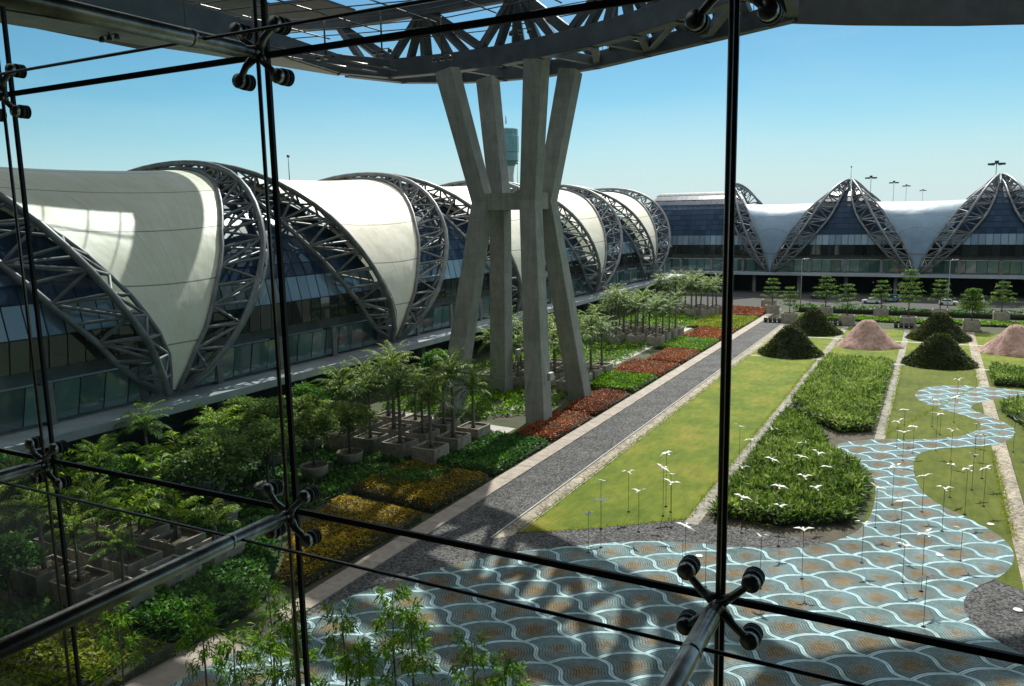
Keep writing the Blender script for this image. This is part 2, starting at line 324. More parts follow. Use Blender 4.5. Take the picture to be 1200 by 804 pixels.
LEAF = dict(
 palm=leafmat('leaf_palm', [(0, (.016, .045, .009)), (.4, (.07, .14, .022)), (1, (.40, .48, .12))], trans=.22),
 tree=leafmat('leaf_tree', [(0, (.03, .055, .02)), (.45, (.12, .175, .065)), (1, (.36, .42, .22))]),
 tier=leafmat('leaf_tier', [(0, (.03, .07, .02)), (.5, (.085, .15, .04)), (1, (.24, .33, .09))], trans=.28),
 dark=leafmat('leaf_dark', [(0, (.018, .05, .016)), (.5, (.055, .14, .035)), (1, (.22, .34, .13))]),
 green=leafmat('leaf_green', [(0, (.05, .10, .016)), (.5, (.15, .26, .03)), (1, (.32, .44, .07))]),
 yellow=leafmat('leaf_yellow', [(0, (0.088, 0.106, 0.013)), (.5, (0.237, 0.275, 0.022)), (1, (0.400, 0.413, 0.062))]),
 croton=leafmat('leaf_croton', [(0, (.06, .06, .018)), (.4, (.24, .17, .04)), (.75, (.48, .34, .085)), (1, (.56, .46, .15))]),
 red=leafmat('leaf_red', [(0, (.08, .03, .02)), (.45, (.27, .082, .045)), (.8, (.40, .145, .075)), (1, (.42, .25, .11))], trans=.25),
 grass=leafmat('leaf_tallgrass', [(0, (.04, .075, .025)), (.4, (.14, .205, .075)), (1, (.47, .52, .28))], trans=.32),
 tuft=leafmat('leaf_tuft', [(0, (0.014, 0.020, 0.007)), (.6, (0.039, 0.050, 0.017)), (1, (0.084, 0.095, 0.035))]),
)

# ------------------------------------------------------------------ leaves
def nrm(a): return a / np.maximum(np.linalg.norm(a, axis=1, keepdims=True), 1e-9)
def leaf_arrays(P, D, Lh, W, droop=.0, twist=None):
    n = len(P); D = nrm(D)
    up = np.tile(np.array([[0, 0, 1.0]]), (n, 1)) + RNG.normal(0, .35, (n, 3))
    S = nrm(np.cross(D, up)); Lh = np.broadcast_to(Lh, (n,))[:, None]; W = np.broadcast_to(W, (n,))[:, None]
    tip = P + D * Lh; tip[:, 2:] -= droop * Lh
    mid = P + D * Lh * .45
    V = np.stack([P, mid + S * W * .5, tip, mid - S * W * .5], 1).reshape(-1, 3)
    return V
def leaf_mesh(name, V, tint, mat, extra=None, extra_mats=()):
    """quads from V (4 verts each) plus optional MB geometry as further materials"""
    n = len(V) // 4
    ev = np.array(extra.v, dtype=float).reshape(-1, 3) if extra else np.zeros((0, 3)); ef = extra.f if extra else []
    me = bpy.data.meshes.new(name)
    allv = np.concatenate([V, ev]); me.vertices.add(len(allv)); me.vertices.foreach_set('co', allv.astype(np.float32).ravel())
    sizes = [4] * n + [len(f) for f in ef]
    loops = np.concatenate([np.arange(4 * n)] + ([np.array([i + 4 * n for f in ef for i in f])] if ef else [])).astype(np.int32)
    me.loops.add(len(loops)); me.loops.foreach_set('vertex_index', loops)
    me.polygons.add(len(sizes)); st = np.concatenate([[0], np.cumsum(sizes)[:-1]]).astype(np.int32)
    me.polygons.foreach_set('loop_start', st)
    me.materials.append(mat)
    for m in extra_mats: me.materials.append(m)
    mi = np.zeros(len(sizes), dtype=np.int32)
    if ef: mi[n:] = [1 + k for k in extra.m]
    me.polygons.foreach_set('material_index', mi)
    a = me.attributes.new('tint', 'FLOAT', 'FACE'); t = np.concatenate([tint, np.full(len(sizes) - n, .3)]).astype(np.float32); a.data.foreach_set('value', t)
    me.update(calc_edges=True); me.validate(); return me
def rand_dirs(n, zmin=-.3):
    d = RNG.normal(0, 1, (n, 3)); d = nrm(d); d[:, 2] = np.where(d[:, 2] < zmin, -d[:, 2], d[:, 2]); return d
def in_poly(x, y, poly):
    c = np.zeros(len(x), bool); n = len(poly)
    for i in range(n):
        x0, y0 = poly[i]; x1, y1 = poly[i - 1]
        c ^= ((y0 > y) != (y1 > y)) & (x < (x1 - x0) * (y - y0) / (y1 - y0 + 1e-12) + x0)
    return c
def edge_dist(x, y, poly):
    d = np.full(len(x), 1e9)
    for i in range(len(poly)):
        a = np.array(poly[i]); b = np.array(poly[i - 1]); ab = b - a; t = np.clip(((x - a[0]) * ab[0] + (y - a[1]) * ab[1]) / (ab @ ab + 1e-9), 0, 1)
        d = np.minimum(d, np.hypot(x - a[0] - t * ab[0], y - a[1] - t * ab[1]))
    return d
def vnoise(x, y, s, seed=0):
    """cheap smooth value noise 0..1"""
    g = np.random.default_rng(seed).random((64, 64)); X = x / s + 1000; Y = y / s + 1000
    i = np.floor(X).astype(int); j = np.floor(Y).astype(int); fx = X - i; fy = Y - j; fx = fx * fx * (3 - 2 * fx); fy = fy * fy * (3 - 2 * fy)
    G = lambda a, b: g[a % 64, b % 64]
    return (G(i, j) * (1 - fx) + G(i + 1, j) * fx) * (1 - fy) + (G(i, j + 1) * (1 - fx) + G(i + 1, j + 1) * fx) * fy
def bed(name, poly, h, mat, label, cat, dens=40, L=.3, W=.16, group=None, kind=None, lump=.25, z0=0.02, spread=.9, patch=None, seed=1, core=True, gaps=0.0, up=.6):
    """planted bed: dark core and leaves over its lumpy top and sides"""
    xs = [p[0] for p in poly]; ys = [p[1] for p in poly]; area = (max(xs) - min(xs)) * (max(ys) - min(ys)); n = int(area * dens)
    x = RNG.uniform(min(xs), max(xs), n); y = RNG.uniform(min(ys), max(ys), n); k = in_poly(x, y, poly); x = x[k]; y = y[k]
    if gaps > 0: k = vnoise(x, y, 1.6, seed + 5) > gaps; x = x[k]; y = y[k]
    e = edge_dist(x, y, poly); n = len(x)
    prof = np.clip(e / (.55 * h + .05), 0, 1) ** .45
    prof = prof * (.72 + .45 * vnoise(x, y, 2.6, seed + 7))
    hz = h * prof * (1 - lump + lump * 1.6 * (vnoise(x, y, .9, seed) * .6 + vnoise(x, y, .35, seed + 1) * .4))
    z = z0 + hz * np.where(RNG.random(n) < .7, 1.0, RNG.random(n)) 
    out = RNG.normal(0, 1, (n, 3)); out[:, 2] = np.abs(out[:, 2]) * up + .25
    V = leaf_arrays(np.stack([x, y, z], 1), out, L * RNG.uniform(.7, 1.3, n), W * RNG.uniform(.7, 1.3, n), droop=.15)
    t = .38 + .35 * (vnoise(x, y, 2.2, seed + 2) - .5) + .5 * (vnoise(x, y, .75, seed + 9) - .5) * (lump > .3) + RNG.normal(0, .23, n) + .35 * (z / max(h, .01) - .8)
    if patch is not None: t = t + patch(x, y)
    ex = None
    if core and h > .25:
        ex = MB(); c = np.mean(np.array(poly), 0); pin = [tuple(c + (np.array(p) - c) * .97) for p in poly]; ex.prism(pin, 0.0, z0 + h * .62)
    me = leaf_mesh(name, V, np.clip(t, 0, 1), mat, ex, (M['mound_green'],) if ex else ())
    o = link(name, me); return tag(o, label, cat, group, kind)

# frond helper: list of leaflets along an arching rachis
def frond(P0, az, el, Ln, n=18, leaf=.75, w=.09, droop=1.5, V=None, T=None, rach=None, tint=.4):
    pts = []; p = np.array(P0, float); a = el; st = Ln / n
    for i in range(n + 1):
        pts.append(p.copy()); p = p + st * np.array([math.cos(a) * math.cos(az), math.cos(a) * math.sin(az), math.sin(a)]); a -= droop / n * (0.5 + i / n)
    pts = np.array(pts); side = np.array([-math.sin(az), math.cos(az), 0.0])
    Ps = []; Ds = []; Ls = []
    for i in range(2, n + 1):
        d = pts[i] - pts[i - 1]; d /= np.linalg.norm(d); t = i / n; l = leaf * (math.sin(math.pi * min(1, t * .85 + .15)) * .75 + .3)
        for s in (-1, 1):
            Ps.append(pts[i]); Ds.append(side * s * .9 + d * .65 + np.array([0, 0, .12]) + RNG.normal(0, .10, 3)); Ls.append(l)
    Ps = np.array(Ps); Ls = np.array(Ls)
    V.append(leaf_arrays(Ps, np.array(Ds), Ls, w, droop=.40)); T.append(np.clip(tint + RNG.normal(0, .12, len(Ps)), 0, 1))
    if rach is not None: rach.tube([tuple(q) for q in pts[::3]] + [tuple(pts[-1])], [.03] * (len(pts[::3])) + [.008], 4)

PALMS = []
def make_palm(kind, k, h, nf, Lf):
    V = []; T = []; ra = MB(); 
    for i in range(nf):
        az = i * 2.399 + RNG.uniform(-.3, .3); age = i / nf
        el = D2R(88 - 92 * age + RNG.uniform(-9, 9)); frond((0, 0, h + .35 * (1 - age)), az, el, Lf * RNG.uniform(.8, 1.15), n=26, leaf=.78, w=.085, droop=1.35 - .1 * age, V=V, T=T, rach=ra, tint=.62 - .38 * age)
    crown = leaf_mesh('palm_crown', np.concatenate(V), np.concatenate(T), LEAF['palm'], ra, (M['palmtrunk'],))
    tr = MB(); b = RNG.uniform(-.15, .15, 2)
    tr.tube([(b[0] * math.sin(t * 3), b[1] * math.sin(t * 2), t * h) for t in np.linspace(0, 1, 9)], [.20 - .09 * t + (.05 if t < .1 else 0) for t in np.linspace(0, 1, 9)], 8)
    return crown, tr.mesh('palm_trunk', M['palmtrunk'])
for k in range(4): PALMS.append(make_palm('palm', k, 4.2 + .4 * k, 19 + k, 3.0))

def cloud_tree(n, h, rx, rz, L, W, lobes, matk, seed):
    """broad crown out of leaf clumps around lobes, with trunk and limbs"""
    r = np.random.default_rng(seed); C = []
    for i in range(lobes):
        a = i * 2.4 + r.uniform(-.4, .4); q = math.sqrt((i + .5) / lobes); C.append((rx * .72 * q * math.cos(a), rx * .72 * q * math.sin(a), h + rz * (.5 - .75 * q * q) + r.uniform(-.25, .25) * rz, rx * r.uniform(.30, .46)))
    P = []; D = []; T = []
    per = n // lobes
    for (x, y, z, rr) in C:
        d = rand_dirs(per, -.55); rad = rr * RNG.uniform(.55, 1.05, (per, 1)); p = d * rad; p[:, 2] *= .72
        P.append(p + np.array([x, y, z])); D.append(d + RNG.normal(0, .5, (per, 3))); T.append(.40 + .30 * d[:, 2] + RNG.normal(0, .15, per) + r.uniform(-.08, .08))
    P = np.concatenate(P); V = leaf_arrays(P, np.concatenate(D), L * RNG.uniform(.7, 1.3, len(P)), W * RNG.uniform(.7, 1.3, len(P)), .2)
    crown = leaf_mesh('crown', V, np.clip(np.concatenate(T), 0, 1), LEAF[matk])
    tr = MB(); fork = h * .55
    tr.tube([(0, 0, 0), (.05, .03, fork * .5), (0, 0, fork)], [.17, .13, .12], 8)
    for (x, y, z, rr) in C[:10]:
        tr.tube([(0, 0, fork), (x * .45, y * .45, fork + (z - fork) * .6), (x, y, z)], [.09, .06, .02], 5)
    return crown, tr.mesh('trunk', M['bark'])
def tier_tree(h, nl, R, seed, fat=1.0):
    r = np.random.default_rng(seed); P = []; D = []; T = []; tr = MB()
    tr.tube([(0, 0, 0), (.04, 0, h * .5), (0, .02, h * .97)], [.13, .09, .03], 7)
    for l in range(nl):
        f = l / (nl - 1); z = h * (.34 + .62 * f) + r.uniform(-.15, .15); rad = R * (1 - .66 * f ** 1.5) * r.uniform(.7, 1.15); nb = r.integers(5, 8)
        for b in range(nb):
            a = b * 2 * math.pi / nb + r.uniform(-.3, .3) + l; rb = rad * r.uniform(.75, 1.12); tip = np.array([math.cos(a) * rb, math.sin(a) * rb, z + rb * r.uniform(.05, .22)])
            tr.tube([(0, 0, z - .1), tuple(tip * np.array([.5, .5, 1]) - np.array([0, 0, .08])), tuple(tip)], [.035, .025, .01], 4)
            m = int(70 * fat); t = r.uniform(.25, 1.05, (m, 1)); p = np.array([0, 0, z]) * (1 - t) + tip * t + r.normal(0, 1, (m, 3)) * np.array([.26, .26, .10]) * (.5 + .5 * R / 2.4)
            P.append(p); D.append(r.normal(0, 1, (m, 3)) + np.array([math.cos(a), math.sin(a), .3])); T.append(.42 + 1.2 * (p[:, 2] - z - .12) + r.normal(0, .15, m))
    P = np.concatenate(P); V = leaf_arrays(P, np.concatenate(D), .30 * RNG.uniform(.7, 1.3, len(P)), .17, .1)
    return leaf_mesh('crown', V, np.clip(np.concatenate(T), 0, 1), LEAF['tier']), tr.mesh('trunk', M['bark'])
def fan_plant(nf, h, Lf, seed):
    """clumping plant with broad arching leaves on stalks"""
    V = []; T = []; ra = MB()
    for i in range(nf):
        az = i * 2.399; el = D2R(82 - 50 * i / nf); frond((0.15 * math.cos(az), .15 * math.sin(az), h), az, el, Lf * RNG.uniform(.8, 1.1), n=14, leaf=1.0, w=.22, droop=1.5, V=V, T=T, rach=ra, tint=.6 - .3 * i / nf)
    tr = MB()
    for i in range(4): 
        a = i * 1.7; tr.tube([(0.25 * math.cos(a), .25 * math.sin(a), 0), (.1 * math.cos(a), .1 * math.sin(a), h)], [.10, .07], 6)
    return leaf_mesh('crown', np.concatenate(V), np.concatenate(T), LEAF['palm'], ra, (M['palmtrunk'],)), tr.mesh('stem', M['palmtrunk'])
def tuft_tree(h, seed):
    """slender young tree: thin stems with drooping leaf tufts toward the top"""
    r = np.random.default_rng(seed); P = []; D = []; T = []; tr = MB()
    tr.tube([(0, 0, 0), (.08, -.04, h * .5), (0, 0, h)], [.07, .05, .02], 6)
    for l in range(15):
        z = h * (.42 + .58 * (l / 14)); a = l * 2.4; L = (.95 - .5 * (l / 14)) * r.uniform(.7, 1.3); t0 = np.array([math.cos(a) * L, math.sin(a) * L, z + .25])
        tr.tube([(0, 0, z), tuple(t0)], [.02, .008], 4)
        m = 46; c = t0 + r.normal(0, .16, (m, 3)); P.append(c); d = r.normal(0, .8, (m, 3)) + np.array([math.cos(a), math.sin(a), -.25]); D.append(d); T.append(.45 + r.normal(0, .22, m))
    P = np.concatenate(P); V = leaf_arrays(P, np.concatenate(D), .40 * RNG.uniform(.6, 1.3, len(P)), .085, .25)
    return leaf_mesh('crown', V, np.clip(np.concatenate(T), 0, 1), LEAF['green']), tr.mesh('trunk', M['bark'])

def plant(name, meshes, loc, rz, sc, label, cat, group, parts=('trunk', 'crown')):
    e = empty(name, loc, rz, label, cat, group); e.scale = (sc, sc, sc)
    link(parts[0], meshes[1], e); link(parts[1], meshes[0], e); return e

# ------------------------------------------------------------------ ground and paving
def sheet(name, poly, z, mat, kind='structure'):
    b = MB(); b.poly(poly, z); return tag(b.build(name, mat), kind=kind)
def rect(x0, x1, y0, y1): return [(x0, y0), (x1, y0), (x1, y1), (x0, y1)]
sheet('ground', rect(-3000, 3000, -300, 6000), 0, M['groundgreen'])
sheet('gravel_path', [(-33.5, 20), (14, 20), (14, 62), (-4.1, 62), (-15.4, 60), (-28.4, 50), (-28.4, 186), (-33.5, 186)], .006, M['gravel'])
sheet('light_lawn', [(-27.2, 51.4), (-24.5, 53.0), (-20, 56.4), (-16.3, 59.6), (-16.3, 136.5), (-27.2, 136.5)], .012, M['lawn'])
sheet('dark_lawn', [(-3.7, 61.5), (3.6, 58.4), (6.2, 56.6), (6.2, 137), (-3.7, 137)], .012, M['lawn2'])
sheet('side_lawn', rect(7.6, 40, 60, 137), .012, M['lawn2'])
sheet('mound_lawn', rect(-27.2, 40, 137.0, 177), .010, M['lawn'])
sheet('shrub_soil', rect(-15.4, -4.6, 59.6, 137), .009, M['soil'])
sheet('road', rect(-62, 120, 208, 249.5), .006, M['asphalt'])
sheet('beige_gravel_strip', [(-28.4, 49.4), (-27.3, 50.6), (-27.3, 178), (-28.4, 178)], .018, M['beige'])
sheet('pale_gravel_strip', rect(-16.3, -15.2, 58.6, 178), .019, M['strip'])
sheet('pale_gravel_strip', rect(-4.65, -3.65, 86, 178), .019, M['strip'])
sheet('pink_gravel_strip', rect(6.15, 7.5, 56.6, 178), .019, M['beige'])
for y in (136.2, 160.5): sheet('stone_strip', rect(-27.1, 30, y, y + .9), .022, M['slab'])
MOS = [(-36, 14), (-34.2, 26), (-33.0, 32.1), (-32.6, 35.2), (-31.9, 38.4), (-29.7, 42.6), (-27.6, 45.9), (-25.0, 48.7), (-20.9, 52.0), (-17.7, 54.1), (-13.6, 55.4), (-9.4, 56.3), (-6.3, 58.4), (-4.3, 61.6), (-3.4, 65.3), (-3.3, 71.2), (-3.7, 76), (-5.1, 79.8), (-7.3, 82.5), (-8.1, 85.3), (-7.5, 87.4), (-4.4, 90.0), (-0.8, 91.5), (1.5, 92.9), (3.7, 95.0), (5.2, 98.3), (5.7, 101.3), (4.5, 104.4), (2.2, 106.4), (0.2, 108.9), (-1.2, 112.1), (-1.4, 115.3), (-0.6, 119.2), (1.5, 121.8), (4.4, 123.3), (7.2, 123.5), (9.5, 122.6), (13, 121.9), (22, 121.5),
 (22, 114.5), (12.1, 114.8), (9.5, 116.2), (7.4, 115.2), (5.6, 112.2), (4.8, 109.7), (5.0, 108), (6.0, 106.4), (7.1, 104.6), (8.1, 102.6), (8.8, 100.4), (8.6, 97.6), (7.6, 94.3), (6.0, 91.8), (2.5, 89.7), (-0.1, 87.0), (-0.8, 83.7), (-0.6, 78.2), (0.2, 73.8), (1.4, 71.3), (3.1, 69.3), (4.7, 67.3), (5.8, 65.0), (6.1, 62.4), (5.6, 59.8), (4.7, 57.8), (3.5, 56.0), (2.8, 54.1), (2.7, 52.2), (3.1, 50.7), (4.1, 49.2), (5.5, 48.0), (9, 45), (16, 41), (16, 14)]
# smooth the outline once (corner cutting)
def smooth_poly(p):
    q = []
    for i in range(len(p)):
        a = p[i]; b = p[(i + 1) % len(p)]; q += [(a[0] * .75 + b[0] * .25, a[1] * .75 + b[1] * .25), (a[0] * .25 + b[0] * .75, a[1] * .25 + b[1] * .75)]
    return q
sheet('mosaic_plaza', smooth_poly(MOS), .030, M['mosaic'])
kb = MB(); 
for i in range(88):
    y = 30 + i * 2.0; kb.box(-34.95 + .02 * math.sin(i * 7), -33.3, y + .006, y + 1.994, 0, .10 + .008 * math.sin(i * 3.3), .015)
tag(kb.build('kerb', M['kerb']), kind='structure')
b = MB(); b.box(-28.62, -28.48, 49.5, 178, 0, .07); b.box(-27.18, -27.08, 51.5, 178, 0, .05); tag(b.build('path_edging', M['slab']), kind='structure')
b = MB(); b.poly([(-46, 32), (-35.0, 30), (-33.0, 30), (-33.0, 14), (-37, 14), (-40, 24)], .014); tag(b.build('pavement', M['kerb']), kind='structure')
b = MB(); b.poly([(-58, 77), (-41.5, 76), (-41.5, 78.2), (-58, 79.5)], .02); b.poly([(-46.8, 86), (-44.8, 86), (-44.8, 180), (-46.8, 180)], .024); tag(b.build('garden_path', M['slab']), kind='structure')

def grass_edge(polys, name='edge_grass'):
    P = []
    for poly in polys:
        for a, c in zip(poly, poly[1:] + poly[:1]):
            a = np.array(a); c = np.array(c); n = int(np.linalg.norm(c - a) * 26); t = RNG.random(n); q = a + (c - a) * t[:, None] + RNG.normal(0, .16, (n, 2)) + .10 * np.sin(t[:, None] * np.linalg.norm(c - a) * np.array([[2.1, 1.7]])); P.append(q)
    P = np.concatenate(P); n = len(P); D = RNG.normal(0, .8, (n, 3)); D[:, 2] = 1.0
    V = leaf_arrays(np.column_stack([P, np.full(n, .02)]), D, .20 * RNG.uniform(.6, 1.4, n), .06, .2)
    tag(link(name, leaf_mesh(name, V, np.clip(RNG.normal(.55, .2, n), 0, 1), LEAF['yellow'])), 'short ragged grass along the lawn edges', 'grass', None, 'stuff')
grass_edge([[(-27.2, 51.4), (-24.5, 53.0), (-20, 56.4), (-16.3, 59.6), (-16.3, 136.5), (-27.2, 136.5)], [(-3.7, 92), (-3.7, 137), (6.2, 137), (6.2, 124)], [(6.2, 66), (6.2, 90)]])
# ------------------------------------------------------------------ planted beds along the kerb
KX = -35.15
red = [(74.6, 85.9, -40.2, 'nearest red leaved bed at the foot of the pylon'), (86.9, 99.4, -40.0, 'red leaved bed just behind the pylon foot'), (111.9, 122.8, -43.5, 'orange red bed behind the bright green bed'),
       (123.6, 135.2, -41.5, 'third from farthest of the red leaved beds beside the kerb'), (149.8, 164, -43, 'red bed second from the far end of the kerb'), (187, 204, -45, 'farthest red leaved bed at the end of the kerb')]
for i, (y0, y1, x1, lab) in enumerate(red):
    bed('flower_bed', [(KX, y0), (KX, y1), (x1, y1 + 1.0), (x1, y0 + .6)], .55, LEAF['red'], lab, 'flower bed', 75 if y0 < 130 else 40, .24 if y0 < 130 else .34, .13 if y0 < 130 else .2, 'beds along the kerb', seed=20 + i)
grn = [(61.8, 73.8, -44.2, 'dark', .7, 'dark green broad leaved bed in front of the pylon'), (100.4, 111.2, -43.6, 'green', .75, 'bright green bed beside the kerb behind the pylon'),
       (135.9, 149.2, -43.5, 'green', .6, 'yellow green bed between two red beds far along the kerb'), (165, 186, -46, 'yellow', .5, 'long yellow bed near the far end of the kerb')]
for i, (y0, y1, x1, mk, h, lab) in enumerate(grn):
    bed('flower_bed', [(KX, y0), (KX, y1), (x1, y1 + .8), (x1 - .3, y0 + .4)], h, LEAF[mk], lab, 'flower bed', 60 if y0 < 130 else 35, .34, .21, 'beds along the kerb', seed=40 + i)
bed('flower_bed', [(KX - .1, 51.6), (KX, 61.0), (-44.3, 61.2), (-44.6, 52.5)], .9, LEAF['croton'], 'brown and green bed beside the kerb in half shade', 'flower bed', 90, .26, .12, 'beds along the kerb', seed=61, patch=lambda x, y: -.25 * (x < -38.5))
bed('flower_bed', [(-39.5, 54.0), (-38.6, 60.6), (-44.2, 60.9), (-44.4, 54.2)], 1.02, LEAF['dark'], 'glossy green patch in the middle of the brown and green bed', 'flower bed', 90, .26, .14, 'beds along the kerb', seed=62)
bed('flower_bed', [(-35.6, 36.8), (KX - .1, 50.4), (-44.2, 51.2), (-42.5, 43), (-37.6, 36.4)], .85, LEAF['croton'], 'golden yellow croton bed nearest the glass wall', 'flower bed', 95, .26, .12, 'beds along the kerb', seed=63, patch=lambda x, y: .1)
bed('hedge', [(-36.6, 34.6), (-42.6, 42.4), (-47.0, 44), (-46.0, 36), (-44.6, 28.5), (-40, 27), (-36.2, 28)], 1.0, LEAF['dark'], 'dark green broad leaved hedge beside the lower square planters', 'hedge', 55, .40, .26, seed=70)
bed('hedge', [(-36.3, 27.6), (-45, 26.5), (-45.5, 19), (-37, 18)], 1.1, LEAF['yellow'], 'yellow green shrubs at the lower left of the view', 'hedge', 55, .34, .2, seed=71, patch=lambda x, y: -.15)
tag(bed('ground_cover', [(-45.2, 40), (-44.7, 74), (-47, 78), (-60, 78), (-66, 60), (-64, 30), (-56, 18), (-46, 24)], .35, LEAF['dark'], None, None, 22, .45, .28, kind='stuff', seed=80, core=False, gaps=.25, patch=lambda x, y: .25 * (vnoise(x, y, 4, 3) - .45)), 'low green ground cover between the left planters')
tag(bed('ground_cover', [(-41.6, 86), (-44.6, 112), (-46.2, 180), (-62, 200), (-66, 120), (-62, 79), (-47, 80)], .4, LEAF['green'], None, None, 12, .5, .3, kind='stuff', seed=81, core=False, gaps=.3), 'leafy ground cover under the palms behind the pylon')
tag(bed('ground_cover', [(-44.6, 62), (-44.6, 76), (-52, 76), (-52, 73)], .35, LEAF['yellow'], None, None, 22, .35, .22, kind='stuff', seed=82, core=False, gaps=.25), 'bright yellow green ground cover at the pylon')
# garden shrub blocks
bed('shrub_block', [(-14.7, 60.6), (-9.6, 60.6), (-4.6, 63.6), (-4.0, 70), (-4.3, 76), (-5.9, 79.2), (-8.4, 82.4), (-9.0, 86), (-11.6, 92.4), (-14.9, 98)], 1.0, LEAF['grass'], 'tall leafy shrub block nearest the mosaic plaza', 'shrub', 49, .85, .17, 'shrub blocks in the garden', lump=.5, seed=90, up=1.1)
bed('shrub_block', [(-14.9, 101.5), (-11.4, 94), (-8.2, 90.6), (-5.0, 92.4), (-4.9, 135.5), (-14.9, 135.5)], 1.0, LEAF['grass'], 'tall leafy shrub block in front of the pink mound', 'shrub', 33, .85, .17, 'shrub blocks in the garden', lump=.5, seed=91, up=1.1, patch=lambda x, y: .10)
bed('shrub_block', [(8.0, 124.4), (18, 124), (18, 136), (8.0, 136)], 1.0, LEAF['grass'], 'shrub block at the right edge beyond the winding path', 'shrub', 28, .85, .17, 'shrub blocks in the garden', lump=.5, seed=92, up=1.1, patch=lambda x, y: .1)
bed('shrub_block', [(9.6, 113.6), (20, 113.6), (20, 78), (9.9, 78), (9.9, 96), (9.6, 102), (8.4, 106.4), (7.9, 110)], 1.0, LEAF['grass'], 'shrub block at the right edge inside the path bend', 'shrub', 28, .85, .17, 'shrub blocks in the garden', lump=.5, seed=93, up=1.1)
bed('hedge', rect(-30, 60, 201.5, 204.5), 1.5, LEAF['dark'], 'long clipped hedge along the far road', 'hedge', 20, .6, .4, seed=95)
bed('hedge', rect(-27, 60, 187.5, 193), .5, LEAF['green'], 'low green planting behind the mounds', 'hedge', 14, .55, .35, seed=96)

# ------------------------------------------------------------------ cone mounds
def mound(x, y, r, h, pink, label, seed):
    n = 56; b = MB(); prof = [(r * 1.0, 0), (r * .985, .12), (r * .80, h * .17), (r * .60, h * .42), (r * .42, h * .68), (r * .25, h * .90), (r * .19, h * .985), (r * .10, h), (0.02, h * .99)]
    g = np.random.default_rng(seed); vs = []
    for q, z in prof:
        for k in range(n): 
            t = 2 * math.pi * k / n; w = 1 + .06 * math.sin(3 * t + seed + z * .5) + .035 * math.sin(7 * t + z * 2 + seed) + g.normal(0, .012); vs.append((q * w * math.cos(t), q * w * math.sin(t), z + g.normal(0, .02) * (z > .1)))
    N_ = len(prof); b.add(vs, [(i * n + k, i * n + (k + 1) % n, (i + 1) * n + (k + 1) % n, (i + 1) * n + k) for i in range(N_ - 1) for k in range(n)], True)
    e = empty('mound', (x, y, .02), 0, label, 'garden mound', 'cone shaped garden mounds')
    b.build('cone', M['mound_pink'] if pink else M['mound_green'], e)
    m = 5200 if not pink else 900
    f = np.sqrt(RNG.random(m)) ; zz = np.interp(f, [.1, .19, .25, .42, .6, .8, .985, 1], [h, h * .985, h * .9, h * .68, h * .42, h * .17, .12, 0]); a = RNG.uniform(0, 2 * math.pi, m)
    P = np.stack([f * r * np.cos(a), f * r * np.sin(a), zz], 1); D = np.stack([np.cos(a) * .7, np.sin(a) * .7, np.full(m, .8)], 1) + RNG.normal(0, .5, (m, 3))
    if not pink: link('planting', leaf_mesh('planting', leaf_arrays(P, D, .46 * RNG.uniform(.5, 1.5, m), .17, .15), np.clip(RNG.normal(.45, .3, m) + .3 * (vnoise(P[:, 0], P[:, 2] * 1.3 + P[:, 1], 1.1, seed) - .5), 0, 1), LEAF['tuft']), e)
    else: link('gravel_specks', leaf_mesh('gravel_specks', leaf_arrays(P, D, .16, .14, .1), np.clip(RNG.normal(.6, .3, m), 0, 1), leafmat('speck', [(0, (.15, .10, .09)), (1, (.42, .30, .26))], trans=0)), e)
for i, a in enumerate([(-21.0, 140.2, 5.2, 4.6, 0, 'dark green cone nearest the gravel path'), (-20.8, 167, 5.3, 4.5, 0, 'dark green cone behind the one nearest the gravel path'), (-9.9, 154.2, 5.5, 4.6, 1, 'pink gravel cone behind the shrub block'),
    (1.4, 139.2, 5.2, 4.6, 0, 'dark green cone at the head of the dark lawn'), (1.4, 167, 5.3, 4.6, 0, 'dark green cone behind the one at the dark lawn'), (12.75, 155.4, 5.5, 4.6, 1, 'pink gravel cone at the right edge'),
    (12.6, 139.5, 5.2, 4.4, 0, 'dark green cone beyond the right edge shrubs')][:6]): mound(*a, seed=i)

# ------------------------------------------------------------------ square planters and palms
def make_planter(w, h, name='square_planter'):
    e = empty(name, (0, 0, 0)); t = .16; b = MB(); hw = w / 2
    b.box(-hw, hw, -hw, -hw + t, 0, h, .02); b.box(-hw, hw, hw - t, hw, 0, h, .02); b.box(-hw, -hw + t, -hw + t, hw - t, 0, h, .02); b.box(hw - t, hw, -hw + t, hw - t, 0, h, .02)
    b.build('box', M['planter'], e); s = MB(); s.poly([(-hw + t, -hw + t), (hw - t, -hw + t), (hw - t, hw - t), (-hw + t, hw - t)], h - .22); s.build('soil', M['soil'], e)
    e['category'] = 'planter'; return e
PL = make_planter(2.7, 1.75); used = [False]
def place_planter(x, y, rz, label, group, sc=1.0):
    if not used[0]: o = PL; used[0] = True; o.location = (x, y, 0); o.rotation_euler = (0, 0, rz); o.scale = (sc, sc, sc); tag(o, label, None, group)
    else: o = dup(PL, (x, y, 0), rz, sc, label, group)
    return o
def palm_cluster(rows, where, group, top=1.5):
    for r, row in enumerate(rows):
        for c, (x, y) in enumerate(row):
            if (x, y) == (0, 0): continue
            lab = f'{ORD[c + 1]} from the path, {ORD[r + 1]} row, {where}'
            place_planter(x + RNG.uniform(-.1, .1), y + RNG.uniform(-.1, .1), RNG.uniform(-.03, .03), 'square concrete planter, ' + lab, group + ' planters')
            k = RNG.integers(0, 4); sc = RNG.uniform(.82, 1.2)
            plant('palm_tree', PALMS[k], (x, y, top), RNG.uniform(0, 6.28), sc, 'green palm tree, ' + lab, 'palm tree', group + ' palms')
g1 = [[(-43.3 - 3.9 * c, 63.6 + 4.1 * r + (0.15 * c)) for c in range(4)] for r in range(3)]
palm_cluster(g1, 'cluster before the pylon', 'near cluster')
